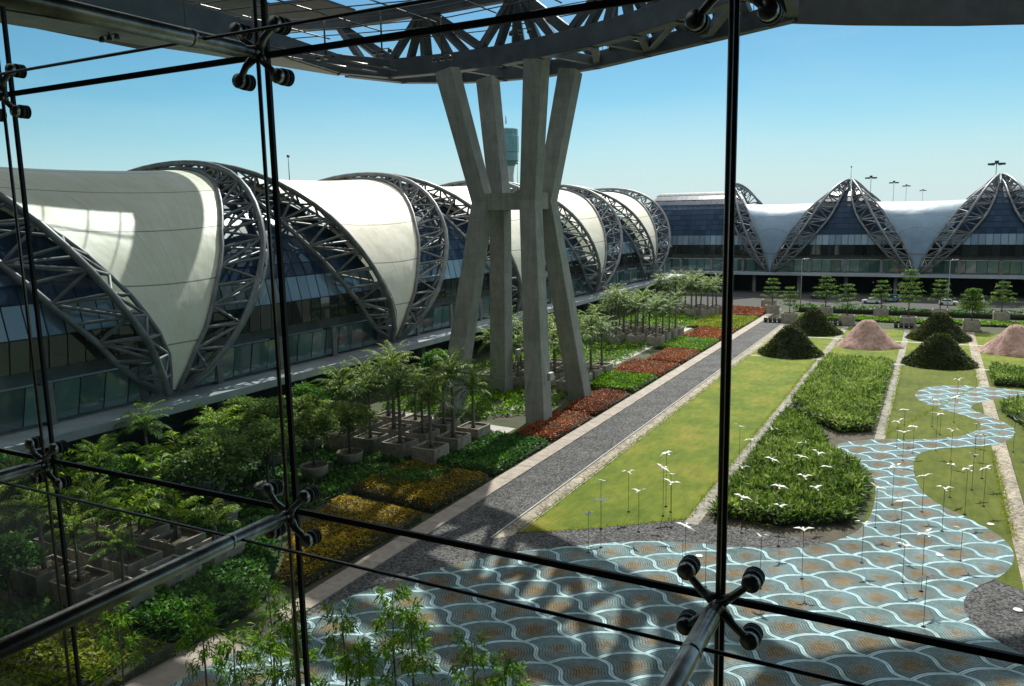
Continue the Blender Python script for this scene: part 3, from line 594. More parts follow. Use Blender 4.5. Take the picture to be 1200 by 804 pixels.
g0 = [[(-43.4 - 3.85 * c, 29.2 + 3.7 * r) for c in range(4 if r else 3)] for r in range(3)]
def low_cluster(rows):
    for r, row in enumerate(rows):
        for c, (x, y) in enumerate(row):
            lab = f'{ORD[c + 1]} from the hedge, {ORD[r + 1]} row, shaded lower left cluster'
            place_planter(x, y, RNG.uniform(-.04, .04), 'square concrete planter, ' + lab, 'lower left planters')
            if (r, c) in ((0, 0), (1, 0), (1, 1), (2, 1), (2, 0), (1, 2), (0, 2), (2, 3), (2, 2)):
                pass
low_cluster(g0)
g2 = [[(-43.8 - 3.9 * c, 98.2 + 4.2 * r) for c in range(4)] for r in range(4)]
palm_cluster(g2, 'cluster just behind the pylon', 'middle cluster')
g3 = [[(-45.0 - 3.9 * c, 140.8 + 4.2 * r) for c in range(4)] for r in range(4)]
palm_cluster(g3, 'cluster halfway along path', 'halfway cluster')
g4 = [[(-46.8 - 3.9 * c, 186 + 4.2 * r) for c in range(4)] for r in range(3)]
palm_cluster(g4, 'cluster at path end', 'far cluster')
place_planter(-36.8, 208.0, 0, 'square planter at the far end of the kerb beside red bed', 'single planters', 1.2)

# lower left plants in their planters
FAN = [fan_plant(11, 2.2, 3.0, 1), fan_plant(9, 1.6, 3.2, 2), fan_plant(13, 2.8, 2.8, 3)]
for i, (x, y, z, k, s, lab) in enumerate([(-43.4, 36.6, 1.5, 0, .75, 'young palm in the planter by the dark hedge'), (-47.2, 32.9, 1.5, 2, .95, 'arching palm in the shaded middle planter'), (-51.1, 36.6, 1.5, 1, 1.0, 'broad palm in shade behind the middle planters'),
        (-54.9, 32.9, 1.5, 2, 1.0, 'shaded arching palm at the left edge behind the cable'), (-55.3, 41.6, .1, 0, 1.3, 'tall feathery palm rising in the shaded grove'), (-47.3, 36.6, 1.5, 1, .85, 'low spreading palm over the second row of planters'),
        (-58.9, 36.2, .1, 2, 1.25, 'arching palm left of the feathery palm'), (-60.2, 47.5, .1, 1, 1.35, 'sunlit arching palm beside the concourse ledge'), (-63.0, 41.5, .1, 0, 1.3, 'arching palm in shade under the near concourse'),
        (-52.7, 45.2, .1, 2, 1.1, 'arching palm before the round planters'), (-56, 50.5, .1, 1, 1.2, 'low arching palm behind the round planters'), (-62.5, 54.5, .1, 2, 1.2, 'arching palm below the truss foot'),
        (-59.5, 63.5, .1, 0, 1.2, 'leaning palm at the concourse ledge before the pylon'), (-60.5, 71, .1, 2, 1.2, 'arching palm near the ledge behind the planter cluster')]):
    plant('arching_palm', FAN[k], (x, y, z), RNG.uniform(0, 6.28), s, lab, 'palm', 'arching palms in the left grove', ('stem', 'crown'))
for i, (x, y, k, s_, z, lab) in enumerate([(-43.4, 29.4, 0, .62, 1.5, 'palm in the lowest planter beside the dark hedge'), (-51.2, 29.2, 2, .8, 1.5, 'palm in the third planter of the lowest row'), (-47.3, 29.1, 1, .66, 1.5, 'palm in the second planter of the lowest row'), (-55.2, 36.4, 3, .8, 1.5, 'palm at the back of the shaded planters'), (-51.0, 33.0, 0, .72, 1.5, 'palm in the centre of the shaded planters'), (-57, 29.5, 1, .9, .05, 'palm at the left edge in shade'), (-60.5, 33, 2, .9, .05, 'palm beneath the ledge at the left edge'), (-64, 47, 3, .95, .05, 'palm close to the concourse ledge in shade'), (-54.0, 53, 2, .8, .05, 'palm between the two rows of round planters'), (-60.5, 52.5, 0, .85, .05, 'palm behind the back row of round planters')]):
    plant('palm_tree', PALMS[k], (x, y, z), i * 1.3, s_, 'green ' + lab, 'palm tree', 'lower left palms')
# round planters with spreading trees
rp = MB(); rp.lathe([(1.02, 0), (1.12, .05), (1.30, 1.25), (1.32, 1.38), (1.20, 1.40), (1.16, 1.2), (0, 1.18)], n=28)
TREES = [cloud_tree(4200, 3.5, 2.7, 1.7, .30, .19, 19, 'tree', 3), cloud_tree(4600, 4.0, 2.9, 2.1, .30, .19, 21, 'tree', 4), cloud_tree(3600, 3.2, 2.4, 1.6, .28, .19, 16, 'tree', 5)]
RP0 = empty('round_planter', (-50.2, 59.4, 0)); rpm = rp.mesh('pot', M['planter']); link('pot', rpm, RP0); sl = MB(); sl.lathe([(1.15, 1.22), (0.01, 1.24)], n=20); link('soil', sl.mesh('soil', M['soil']), RP0); RP0['category'] = 'planter'
rps = [(-50.2, 59.4, 0, 1.05, 'nearest the square planters'), (-50.5, 54.6, 1, .92, 'second from the square planters'), (-50.3, 48.6, 1, .95, 'third from the square planters'), (-49.6, 42.7, 2, 1.25, 'nearest the lower left'),
       (-56.6, 47.8, 0, 1.0, 'in the back row behind the third'), (-57.0, 56.0, 1, .95, 'in the back row behind the second'), (-57.3, 61.5, 2, 1.0, 'in the back row near the ledge'), (-63.5, 58.5, 0, .95, 'close under the truss foot')]
for i, (x, y, k, s, lab) in enumerate(rps):
    o = RP0 if i == 0 else dup(RP0, (x, y, 0), 0)
    tag(o, 'round concrete planter ' + lab, None, 'round planters')
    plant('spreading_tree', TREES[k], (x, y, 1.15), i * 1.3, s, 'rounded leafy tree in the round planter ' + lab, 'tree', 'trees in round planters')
# darker trees behind in the grove
GT = cloud_tree(3000, 4.5, 2.8, 2.2, .34, .2, 17, 'dark', 9)
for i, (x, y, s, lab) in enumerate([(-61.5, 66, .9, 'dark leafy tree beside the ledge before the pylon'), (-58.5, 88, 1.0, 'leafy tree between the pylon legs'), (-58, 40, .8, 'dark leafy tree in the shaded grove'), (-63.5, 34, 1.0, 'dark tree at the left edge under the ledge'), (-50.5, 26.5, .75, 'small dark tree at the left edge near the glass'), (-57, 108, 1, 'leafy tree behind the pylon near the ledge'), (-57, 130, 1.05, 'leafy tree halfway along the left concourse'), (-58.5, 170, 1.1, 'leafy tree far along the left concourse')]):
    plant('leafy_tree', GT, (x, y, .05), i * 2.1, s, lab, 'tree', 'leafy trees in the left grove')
# far row of tiered trees
TIER = [tier_tree(7.6, 5, 2.9, 1), tier_tree(6.9, 5, 2.9, 2), tier_tree(10.6, 8, 3.0, 3), tier_tree(7.2, 9, 3.0, 4, 1.7), tier_tree(7.4, 6, 2.6, 15)]
far = [(-27.8, 182.5, 1), (-16.0, 182.3, 0), (-4.3, 183.6, 2), (7.1, 181.8, 3), (18.6, 182, 0), (-34.1, 197.2, 0), (-22.1, 197.6, 4), (-10.3, 198.2, 1), (1.55, 199.6, 0), (13.2, 198.6, 4), (25, 198.5, 1)]
for i, (x, y, k) in enumerate(far):
    lab = f'{ORD[i + 1 if i < 5 else i - 4]} from left, {"front" if i < 5 else "back"} row before far concourse'
    place_planter(x, y, 0, 'square concrete planter, ' + lab, 'far planters', 1.12)
    plant('tiered_tree', TIER[k], (x, y, 1.7), i * 1.1, RNG.uniform(.86, 1.06), 'tree with flat tiered branches, ' + lab, 'tree', 'tiered trees before the far concourse')
# slender young trees right under the glass
TUFT = [tuft_tree(6.0, 1), tuft_tree(6.6, 2), tuft_tree(5.6, 3)]
for i, (x, y, k, s) in enumerate([(-25.7, 25.7, 0, 1.0), (-23.2, 26.3, 1, .95), (-22.0, 28.6, 0, 1.06), (-20.4, 27.8, 2, 1.06), (-16.6, 26.9, 1, .92), (-15.0, 27.0, 2, .96), (-26.4, 22.8, 2, 1.02), (-28.5, 27, 1, .92), (-24.6, 23.2, 1, .9), (-21.2, 25.0, 2, .95), (-30.5, 24.5, 0, .92), (-34, 22.5, 1, .86)]):
    plant('young_tree', TUFT[k], (x, y, .03), i * 1.9, s, f'slender young tree with drooping leaf tufts, {ORD[i + 1]} of those below the glass', 'tree', 'young trees below the glass wall')
bed('hedge', [(-34.5, 20.5), (-27, 19.5), (-19, 22.5), (-13.5, 24.0), (-13.5, 19), (-34.5, 15)], 1.6, LEAF['green'], 'leafy undergrowth beneath the young trees', 'hedge', 45, .42, .15, seed=99, lump=.5)

# ------------------------------------------------------------------ bird sculptures on poles
def bird_mesh(d, seed):
    """flying gull: body, head, beak, tail and two bent wings in one skin"""
    b = MB(); b.tube([(0, -.30, 0), (0, -.18, .0), (0, 0, .01), (0, .16, .02), (0, .25, .045), (0, .31, .05), (0, .38, .035)], [.015, .06, .085, .07, .055, .045, .008], 8)
    for s in (-1, 1):
        a1 = d[0]; a2 = d[1]; r = .42; x1 = r * math.cos(a1); z1 = r * math.sin(a1); x2 = x1 + .48 * math.cos(a2); z2 = z1 + .48 * math.sin(a2)
        top = [(s * .04, .14, .04), (s * x1, .20, z1 + .03), (s * x2, .02, z2 + .01), (s * x1, -.06, z1 + .02), (s * .04, -.12, .03)]
        bot = [(x, y, z - .03) for x, y, z in top]
        b.add(top + bot, [(0, 1, 3, 4), (1, 2, 3), (9, 8, 6, 5), (8, 7, 6), (0, 5, 6, 1), (1, 6, 7, 2), (2, 7, 8, 3), (3, 8, 9, 4)])
    b.add([(-.03, -.26, .01), (.03, -.26, .01), (.10, -.45, .0), (-.10, -.45, .0), (-.03, -.26, -.01), (.03, -.26, -.01), (.10, -.45, -.015), (-.10, -.45, -.015)], [(0, 1, 2, 3), (7, 6, 5, 4), (0, 4, 5, 1), (1, 5, 6, 2), (2, 6, 7, 3), (3, 7, 4, 0)])
    return b.mesh('bird', M['white'])
BM = [bird_mesh(d, 0) for d in ((.30, -.18), (.48, .12), (.12, -.38), (.62, -.10))]
pm = MB(); pm.tube([(0, 0, 0), (0, 0, 1)], .016, 6); pm.lathe([(.13, 0), (.13, .008), (.02, .012)], n=10); PM = pm.mesh('pole', M['pole'])
BIRDS = [(-21.7,54.7,3.9),(-21.0,59.0,3.3),(-18.9,55.4,3.2),(-18.2,59.3,4.0),(-17.9,60.4,3.2),(-18.6,61.4,4.6),(-20.4,51.4,3.6),(-20.9,50.2,2.9),(-14.0,50.8,3.0),(-13.3,47.7,3.3),(-8.8,49.8,3.5),(-15.6,75.2,3.8),(-13.9,71.7,3.6),(-12.8,76.4,3.5),(-10.0,73.0,3.4),(-8.1,71.8,3.0),(-9.2,69.6,3.2),(-8.3,65.0,2.9),(-9.7,61.9,2.9),(-7.2,62.9,2.8),(-11.8,58.5,2.8),(-8.9,57.2,3.0),(-1.9,91.0,3.2),(-2.4,87.4,2.7),(-0.9,86.0,2.7),(-1.7,83.0,2.8),(1.5,94.4,2.3),(1.1,88.1,3.8),(0.7,97.9,3.0),(2.9,100.9,2.9),(4.7,92.2,2.1),(4.5,87.3,2.2),(-2.0,69.6,3.2),(0.2,68.9,3.0),(2.2,73.6,2.8),(3.2,69.7,3.7),(3.9,76.4,3.1),(4.8,80.1,4.0),(-0.7,54.7,2.5),(0.4,53.8,3.8),(0.6,49.0,3.1),(2.7,59.9,2.2),(7.9,90.4,3.3),(-3.3,56.7,2.8),(-1.1,60.9,3.4),(-16.9,57.2,3.6),(-12.0,48.5,3.1),(-6.6,52.4,3.4),(-11.2,67.4,3.3),(-6.9,67.9,3.1),(-13.1,64.4,3.2),(1.6,65.2,3.3),(4.6,72.4,3.2),(2.4,84.6,3.0),(-2.9,63.8,3.2),(3.4,111.5,2.9)]
def zone(x, y):
    if x < -16: return 'over the light lawn' if y > 53 else 'by the gravel edge left of the glass joint'
    if x < -12.5 and y < 55: return 'over the dark gravel edge'
    if x < -4.5: return 'above the near shrub block' if y > 60 else 'between shrub block and mosaic'
    if y > 80: return 'above the far bend of the winding path'
    return 'over the right half of the mosaic' if x < 2 else 'over the dark lawn at right'
zs = {}
for B in BIRDS: zs.setdefault(zone(B[0], B[1]), []).append(B)
for zn, L_ in zs.items():
    L_.sort(key=lambda q: q[0] / q[1])
    for i, (x, y, z) in enumerate(L_):
        e = empty('bird_sculpture', (x, y, .03), RNG.uniform(-.75, .75) + (.3 if RNG.random() < .6 else 3.3), f'white bird on pole, {ORD[i + 1]} from left {zn}', 'sculpture', 'bird sculptures on poles')
        p = link('pole', PM, e); p.scale = (1, 1, z - .05); bb = link('bird', BM[RNG.integers(0, 4)], e, (0, 0, z)); bb.rotation_euler = (RNG.uniform(-.25, .25), RNG.uniform(-.35, .35), 0); bb.scale = (.82, .78, .78)
pl = MB(); pl.lathe([(.26, 0), (.26, .03), (.23, .045), (.01, .045)], n=16); PLM = pl.mesh('marker', M['white'])
for i, (x, y, l) in enumerate([(4.9, 68.2, 'on the dark lawn right of the birds'), (1.45, 60.3, 'on the mosaic between two birds'), (5.6, 53.6, 'on the dark gravel at the right'), (-13.6, 53.0, 'on the dark gravel below the birds')]):
    tag(link('ground_disc', PLM, None, (x, y, .035)), 'small white disc lying ' + l, 'disc', 'white discs on the ground')

# ------------------------------------------------------------------ concourses
ZC, AU, BZ, ZF = 12.0, 21.0, 20.6, 6.3
TH0 = math.asin((ZF - ZC) / BZ)
def wE(z): return float(np.interp(z, [6.3, 10.8, 17, 24.2, 28.4, 31.5, 32.6], [.45, 1.7, 4.9, 9.7, 13.8, 17.8, 19.25]))
def wG(z): return float(np.interp(z, [6.3, 10, 16.2, 22.8, 28, 31.2, 32.6], [1.3, 6.4, 11.7, 16.3, 18.2, 18.9, 19.3]))
def ell(th, a=AU, b=BZ): return (-20 + a * math.cos(th), ZC + b * math.sin(th))
def concourse(name, label, P2W, feet, bays, smin, smax, ztop, zedge, BZ, memmat, sq, skew=0.0, half_override={}):
    sk = lambda z: skew * float(np.interp(z, [6, 13, 22, 30, 33], [0, 1, 1, .6, 0]))
    root = empty(name, P2W(feet[0], -20, 0)); tag(root, label, 'airport concourse')
    off = Vector(root.location)
    W = lambda s, u, z: Vector(P2W(s, u, z)) - off
    for fy in feet:
        # membrane between the two trusses that share this foot
        nt_, nv = 48, 14; b = MB(); uvs = []
        grid = []
        for i in range(nt_ + 1):
            th = TH0 + (math.pi - 2 * TH0) * i / nt_; u1, z1 = ell(th, AU, zedge - ZC); zq = max(ell(th)[1], ZF); z1 = max(z1, ZF) if th < 1 else z1
            sgn = lambda q: math.copysign(abs(q) ** sq, q); u0, z0 = -20 + AU * sgn(math.cos(th)), ZC + (ztop - ZC) * sgn(math.sin(th)); z0 = max(z0, ZF - .2) if th < 0 else z0
            for j in range(nv + 1):
                v = -1 + 2 * j / nv; hs = half_override.get((fy, 1 if v > 0 else -1), 19.5) / 19.5
                k = v * v; bulge = .35 * (1 - k) 
                grid.append(W(fy + sk(zq) + v * wE(zq) * hs, (u0 * (1 - k) + u1 * k) - .25, z0 * (1 - k) + z1 * k)); uvs.append((i / nt_, (v + 1) / 2))
        fs = [(i * (nv + 1) + j, i * (nv + 1) + j + 1, (i + 1) * (nv + 1) + j + 1, (i + 1) * (nv + 1) + j) for i in range(nt_) for j in range(nv)]
        b.add(grid, fs, True); me = b.mesh('roof_membrane', memmat); ul = me.uv_layers.new(name='pv')
        for l in me.loops: ul.data[l.index].uv = uvs[l.vertex_index]
        link('roof_membrane', me, root)
        for sg in (-1, 1):
            hs = half_override.get((fy, sg), 19.5) / 19.5
            n = 15; E_, G_, O_ = [], [], []
            tmax = math.pi - TH0 * 1.0
            nn = 26
            for i in range(nn + 1):
                th = TH0 + (D2R(150) - TH0) * i / nn; u, z = ell(th, AU, BZ); zq = max(ell(th)[1], ZF); k = abs(math.sin((th - TH0) / (math.pi - 2 * TH0) * math.pi)); kk = k ** .55
                E_.append(W(fy + sk(zq) + sg * wE(zq) * hs, u, z)); u2, z2 = ell(th, AU - .9, BZ - .9); G_.append(W(fy + sk(zq) + sg * wG(zq) * hs, u2, max(z2, ZF)))
                o = 3.8 * min(1, kk) * (1 - .80 * max(0, math.sin(th)) ** 4) + .15; uo, zo = ell(th, AU + o, BZ + o * .75); O_.append(W(fy + sk(zq) + sg * (.5 * wE(zq) + .5 * wG(zq)) * hs, uo, max(zo, ZF)))
            t = MB()
            for ch, r in ((E_, .25), (G_, .32), (O_, .36)): t.tube(ch, r, 8)
            for i in range(1, nn + 1):
                if (E_[i] - G_[i]).length > 1.0:
                    t.tube([E_[i], O_[i]], .17, 6, False); t.tube([O_[i], G_[i]], .17, 6, False)
                    if i % 2: t.tube([E_[i], G_[i]], .17, 6, False)
                a, c = (i - 1, i) if i % 2 else (i, i - 1)
                t.tube([E_[a], O_[c]], .17, 6, False); t.tube([O_[a], G_[c]], .17, 6, False)
                if i % 2: t.tube([E_[i - 1], G_[i]], .15, 6, False)
            t.build('truss_arch', M['truss'], root)
    # glazing of each bay
    rows = [(ZF + .1, 9.9, 'glass_shop')] + [(11.3, 14.2, 'glass_low'), (14.2, 17.2, 'glass_blue')] + [(17.2 + 1.6 * k, 17.2 + 1.6 * (k + 1), 'glass_top') for k in range(9)]
    GA, GB = AU - 1.7, BZ - 1.7
    def gu(z): 
        q = min(1, max(-1, (z - ZC) / GB)); return -20 + GA * math.sqrt(1 - q * q)
    for c, hl, hr in bays:
        back = MB(); panes = {}
        for z0, z1, mk in rows:
            z1 = min(z1, ZC + GB); 
            if z1 <= z0: continue
            u0, u1 = gu(z0), gu(z1)
            if mk == 'glass_shop': u0 = u1 = gu(9.9) - .3
            step = 2.6 if mk == 'glass_shop' else 1.75
            gL = [hl if hl > 30 else hl - (wE(z) + .1) * hl / 19.5 for z in (z0, z1)]; gR = [hr if hr > 30 else hr - (wE(z) + .1) * hr / 19.5 for z in (z0, z1)]
            gL = [max(0, x if hl < 30 else hl - 30) for x in gL]; gR = [max(0, x if hr < 30 else hr - 30) for x in gR]
            back.add([W(c + sk(z0) - gL[0], u0 - .1, z0), W(c + sk(z0) + gR[0], u0 - .1, z0), W(c + sk(z1) + gR[1], u1 - .1, z1), W(c + sk(z1) - gL[1], u1 - .1, z1)], [(0, 1, 2, 3)])
            P, T = panes.setdefault(mk, ([], []))
            k0 = int(math.floor(-gL[0] / step)); k1 = int(math.ceil(gR[0] / step)); g = .07
            for k in range(k0, k1):
                sa, sb = k * step + g, (k + 1) * step - g
                cl = lambda s, i: min(max(s, -gL[i]), gR[i])
                q = [cl(sa, 0), cl(sb, 0), cl(sb, 1), cl(sa, 1)]
                if q[1] - q[0] < .05 and q[2] - q[3] < .05: continue
                tl = RNG.normal(0, .022); tv = RNG.normal(0, .022); dz = .06
                zz = [z0 + dz, z0 + dz, z1 - dz, z1 - dz]; uu = [u0, u0, u1, u1]
                P += [tuple(W(c + sk(zz[i]) + q[i], uu[i] + (tl if i in (1, 2) else 0) + (tv if i > 1 else 0), zz[i])) for i in range(4)]; T.append(min(1, max(0, RNG.normal(.45, .28))))
        gw = back.build('glass_wall', M['joint'], root)
        for mk, (P, T) in panes.items():
            link({'glass_shop': 'shop_windows', 'glass_low': 'lower_windows', 'glass_blue': 'window_strip', 'glass_top': 'upper_windows'}[mk], leaf_mesh('glazing', np.array(P), np.array(T), M[mk]), gw)
    b = MB()
    def sbox(mb, s0, s1, u0, u1, z0, z1):
        p = [P2W(s, u, z) for s in (s0, s1) for u in (u0, u1) for z in (z0, z1)]; xs, ys, zs_ = zip(*p); mb.box(min(xs) - off[0], max(xs) - off[0], min(ys) - off[1], max(ys) - off[1], min(zs_), max(zs_))
    sbox(b, smin, smax, -38, -2.2, 9.9, 11.3); b.build('floor_slab', M['slabedge'], root)
    b = MB()
    s = smin + 3
    while s < smax: sbox(b, s, s + .8, -2.6, -1.0, 6.1, 9.9); s += 9.75
    tag(b.build('facade_columns', M['slabedge'], root))
    b = MB(); sbox(b, smin, smax, -38, 3.4, 5.45, 6.05); sbox(b, smin, smax, 3.4, 3.5, 5.40, 6.22); b.build('ledge', M['ledge'], root)
    b = MB(); sbox(b, smin, smax, -9.2, -9, 0, 5.45); b.build('undercroft_wall', M['dark'], root)
    s = smin + 7
    while s < smax:
        b = MB(); sbox(b, s, s + .9, .6, 1.5, 0, 5.45); b.build('column', M['slabedge'], root); s += 13
    return root
LF = [54.6, 93.2, 132, 171, 210]
concourse('left_concourse', 'long tubular concourse of white membranes and steel trusses at left', lambda s, u, z: (-69.3 + u, s, z), LF, [(34.5, 19.5, 19.5)] + [(f + 19.5, 19.5, 19.5) for f in LF[:-1]] + [(229.5, 19.5, 34)], 0, 236, 30.3, 31.0, 19.2, M['membrane'], 1.0, 1.3)
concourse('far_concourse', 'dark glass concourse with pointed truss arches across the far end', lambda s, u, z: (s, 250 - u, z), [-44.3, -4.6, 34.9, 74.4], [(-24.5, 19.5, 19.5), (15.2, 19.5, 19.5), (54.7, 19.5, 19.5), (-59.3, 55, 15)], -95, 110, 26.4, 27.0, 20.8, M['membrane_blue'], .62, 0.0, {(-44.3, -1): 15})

# ------------------------------------------------------------------ pylon
py = empty('support_pylon', (-46.4, 88.4, 0), 0, 'hourglass concrete pylon with four splayed legs carrying the roof', 'pylon')
def pv(x, y, z): return (x + 46.4, y - 88.4, z)
for (fx, fyy, wx, wy, tx, ty) in [(-40.3, 81.9, -43.2, 86.3, -41.1, 84.2), (-52.6, 81.9, -49.7, 86.3, -53.1, 84.2), (-40.5, 94.9, -43.2, 90.6, -40.9, 93.2), (-52.6, 95.1, -49.7, 90.6, -52.6, 93.2)]:
    b = MB(); b.bar(pv(fx, fyy, -.2), pv(wx, wy, 26.2), 2.45, 2.3, 2.1, 2.0, up=(0, 1, 0), ch=.06); leg = b.build('leg', M['concrete'], py)
    b = MB(); b.bar(pv(wx, wy, 25.6), pv(tx, ty, 41.6), 2.08, 1.98, 2.35, 2.2, up=(0, 1, 0), ch=.06); b.build('arm', M['concrete'], py)
b = MB(); b.box(-4.0, 4.0, -2.95, 2.95, 24.9, 26.9)
b.build('waist_beam', M['concrete'], py)
for k, (x, y) in enumerate([(-39.95, 80.9), (-51.1, 94.2)]):
    b = MB(); b.box(-.22, .22, -.5, .5, 0, .9, .05); b.build('lamp_box', M['galv'], py, pv(x + 1.2, y + 1.0, 5.2))

# ------------------------------------------------------------------ terminal roof structure
rf = empty('terminal_roof', (-46.4, 88.4, 40)); tag(rf, 'dark steel roof trellis and louvred canopy carried by the pylon', 'roof')
def rv(x, y, z): return (x + 46.4, y - 88.4, z - 40)
A = [(-76.5, 38), (-75.0, 45), (-72.9, 56), (-71.2, 63), (-69.8, 71), (-67.8, 82), (-64.4, 88.2), (-55.4, 89.2), (-48, 88.8), (-42, 87.4), (-34.4, 84.8), (-28.5, 82), (-22.9, 78.6), (-16.4, 74.2), (-12, 69.5)]
B = [(-67.8, 84), (-64.8, 91.6), (-58.5, 96.2), (-52.5, 97.8), (-46.8, 98.3), (-38.7, 96.4), (-30.8, 92.6), (-23, 88.9), (-13.4, 84.2)]
def chord(name, pts, z, w, h, m):
    b = MB()
    for p, q in zip(pts[:-1], pts[1:]): 
        d = (Vector(q) - Vector(p)).normalized() * .25; b.bar(rv(p[0] - d.x, p[1] - d.y, z), rv(q[0] + d.x, q[1] + d.y, z), w, h, ch=.08)
    return b.build(name, m, rf)
chord('bottom_chord', A[5:], 43.4, 1.5, 2.3, M['roofsteel']); chord('bottom_chord', B, 43.1, 1.4, 1.9, M['roofsteel'])
b = MB()
for i, (p, q) in enumerate([(A[6], B[1]), (A[7], B[2]), (A[8], B[4]), (A[9], B[4]), (A[10], B[5]), (A[10], B[6]), (A[11], B[6]), (A[12], B[7]), (A[13], B[8]), (A[12], B[6]), (A[9], B[5]), (A[7], B[3]), (A[13], B[7])]):
    b.bar(rv(*p, 43.2 - .003 * i), rv(*q, 43.0 - .003 * i), .8, 1.0, ch=.05)
b.build('cross_ties', M['roofsteel'], rf)
# rail with small fittings on the far chord
b = MB()
for p, q in zip(B[4:-1], B[5:]):
    for k in range(9):
        t = k / 9; x = p[0] + (q[0] - p[0]) * t; y = p[1] + (q[1] - p[1]) * t; b.tube([rv(x, y, 44.0), rv(x, y, 45.0)], .04, 5)
    b.tube([rv(*p, 45.0), rv(*q, 45.0)], .05, 6)
b.build('handrail', M['darksteel'], rf)
C = [(-84, 80, 49.5), (-70.5, 85.2, 49.2), (-57.2, 86.2, 49.4), (-44.4, 86.4, 49.6), (-31, 84, 49.6), (-20, 78.5, 49.6), (-11, 70, 49.6)]
b = MB()
for p, q in zip(C[:-1], C[1:]): b.bar(rv(*p), rv(*q), 1.3, 1.3, ch=.1)
b.build('top_chord', M['roofsteel'], rf)
def pick(L, x): return min(L, key=lambda p: abs(p[0] - x))
def along(L, x):
    for p, q in zip(L[:-1], L[1:]):
        if min(p[0], q[0]) <= x <= max(p[0], q[0]) and abs(p[0] - q[0]) > .01: t = (x - p[0]) / (q[0] - p[0]); return (x, p[1] + (q[1] - p[1]) * t)
    return L[0] if abs(x - L[0][0]) < abs(x - L[-1][0]) else L[-1]
for c in C[1:6]:
    for L_, zz, sp in ((A[5:], 44.3, (-7, -4.2, -1.5, 1.5, 4.2, 7)), (B, 43.9, (-5.2, -1.7, 1.7, 5.2))):
        for dx in sp:
            x = c[0] + dx
            if x < -67.5 or x > -14: continue
            t = along(L_, x); b = MB(); b.bar(rv(c[0] + dx * .12, c[1], c[2] - .4), rv(t[0], t[1], zz), .9, .8, .95, .8, ch=.06); b.build('strut', M['roofsteel'], rf)
# thin tie rods and electrical conduit between the struts
b = MB()
for i in range(7):
    y0 = 60 + i * 4; b.tube([rv(-82, y0, 46.5 + .4 * (i % 3)), rv(-50, y0 + 4, 46.4), rv(-16, y0 + 1, 46.8)], .07, 5)
for i in range(9):
    x = -80 + i * 8; b.tube([rv(x, 40, 47.2), rv(x + 3, 82, 46.6)], .09, 5)
b.build('tie_rods', M['darksteel'], rf)
# soffit along the left edge
sA = A[:6]; inner = [(x + o, y - 1.5) for (x, y), o in zip(sA, (10.5, 10.5, 9.5, 7.5, 4.5, .8))]
b = MB(); b.prism([rv(x, y, 0)[:2] for x, y in sA + inner[::-1]], rv(0, 0, 42.0)[2], rv(0, 0, 42.35)[2]); b.build('soffit', M['soffit'], rf)
b = MB()
for p, q in zip(sA[:-1], sA[1:]): b.bar(rv(*p, 42.9), rv(*q, 42.9), .6, 1.6)
for p, q in zip(inner[:-1], inner[1:]): b.bar(rv(*p, 43.2), rv(*q, 43.2), .9, 2.2)
b.build('edge_beam', M['roofsteel'], rf)
b = MB()
for k in range(2):
    o = 6.0 + k * 3.0
    for p, q in zip(sA[:-1], sA[1:]): b.tube([rv(p[0] + o, p[1], 41.85), rv(q[0] + o, q[1], 41.85)], .10, 6)
b.build('soffit_bracing', M['darksteel'], rf)
# second lobe: deep dark fascia running off to the right
F = [(-13.4, 84.2), (-8.5, 88.2), (-4, 91.3), (1, 94.6), (6.5, 97.4), (14, 101), (24, 104), (36, 105)]
b = MB()
for p, q in zip(F[:-1], F[1:]): b.bar(rv(*p, 43.9), rv(*q, 43.9), .8, 3.7)
b.build('fascia', M['roofpanel'], rf)
b = MB()
for p, q in zip(F[:-1], F[1:]):
    b.tube([rv(*p, 47.4), rv(*q, 47.4)], .3, 6); b.tube([rv(*p, 45.8), rv(*q, 47.4)], .2, 6); b.tube([rv(*p, 46.5), rv(*q, 46.5)], .08, 5)
b.bar(rv(-12, 69.5, 44.2), rv(-13.4, 84.2, 43.9), .9, 3.0); b.bar(rv(-11, 70, 47), rv(-6, 83, 46.5), 1.0, 1.6); b.bar(rv(-16.4, 74.2, 45.0), rv(-13.4, 84.4, 45.0), 1.0, 2.6)
b.build('upper_rail', M['roofsteel'], rf)
# louvred roof deck out of view, outline and gaps shaped for its shade
FP = [(-100, 40), (-98, 60), (-82, 62), (-74, 70), (-70, 84), (-58, 88), (-45, 89), (-31, 86.5), (-22, 82), (-17, 74), (-15, 64), (-15, -14), (-100, -14)]
def span(y):
    xs = []
    for i in range(len(FP)):
        (x0, y0), (x1, y1) = FP[i], FP[i - 1]
        if (y0 > y) != (y1 > y): xs.append(x0 + (x1 - x0) * (y - y0) / (y1 - y0))
    return (min(xs), max(xs)) if len(xs) >= 2 else None
y = -13.0
while y < 92:
    s0, s1 = span(y + .2), span(min(y + 4.1, 92.5))
    if s0 and s1: b = MB(); b.prism([rv(s0[0], y, 0)[:2], rv(s0[1], y, 0)[:2], rv(s1[1], y + 2.7, 0)[:2], rv(s1[0], y + 2.7, 0)[:2]], 12.0, 12.3); b.build('roof_louvre', M['roofpanel'], rf)
    y += 5.6
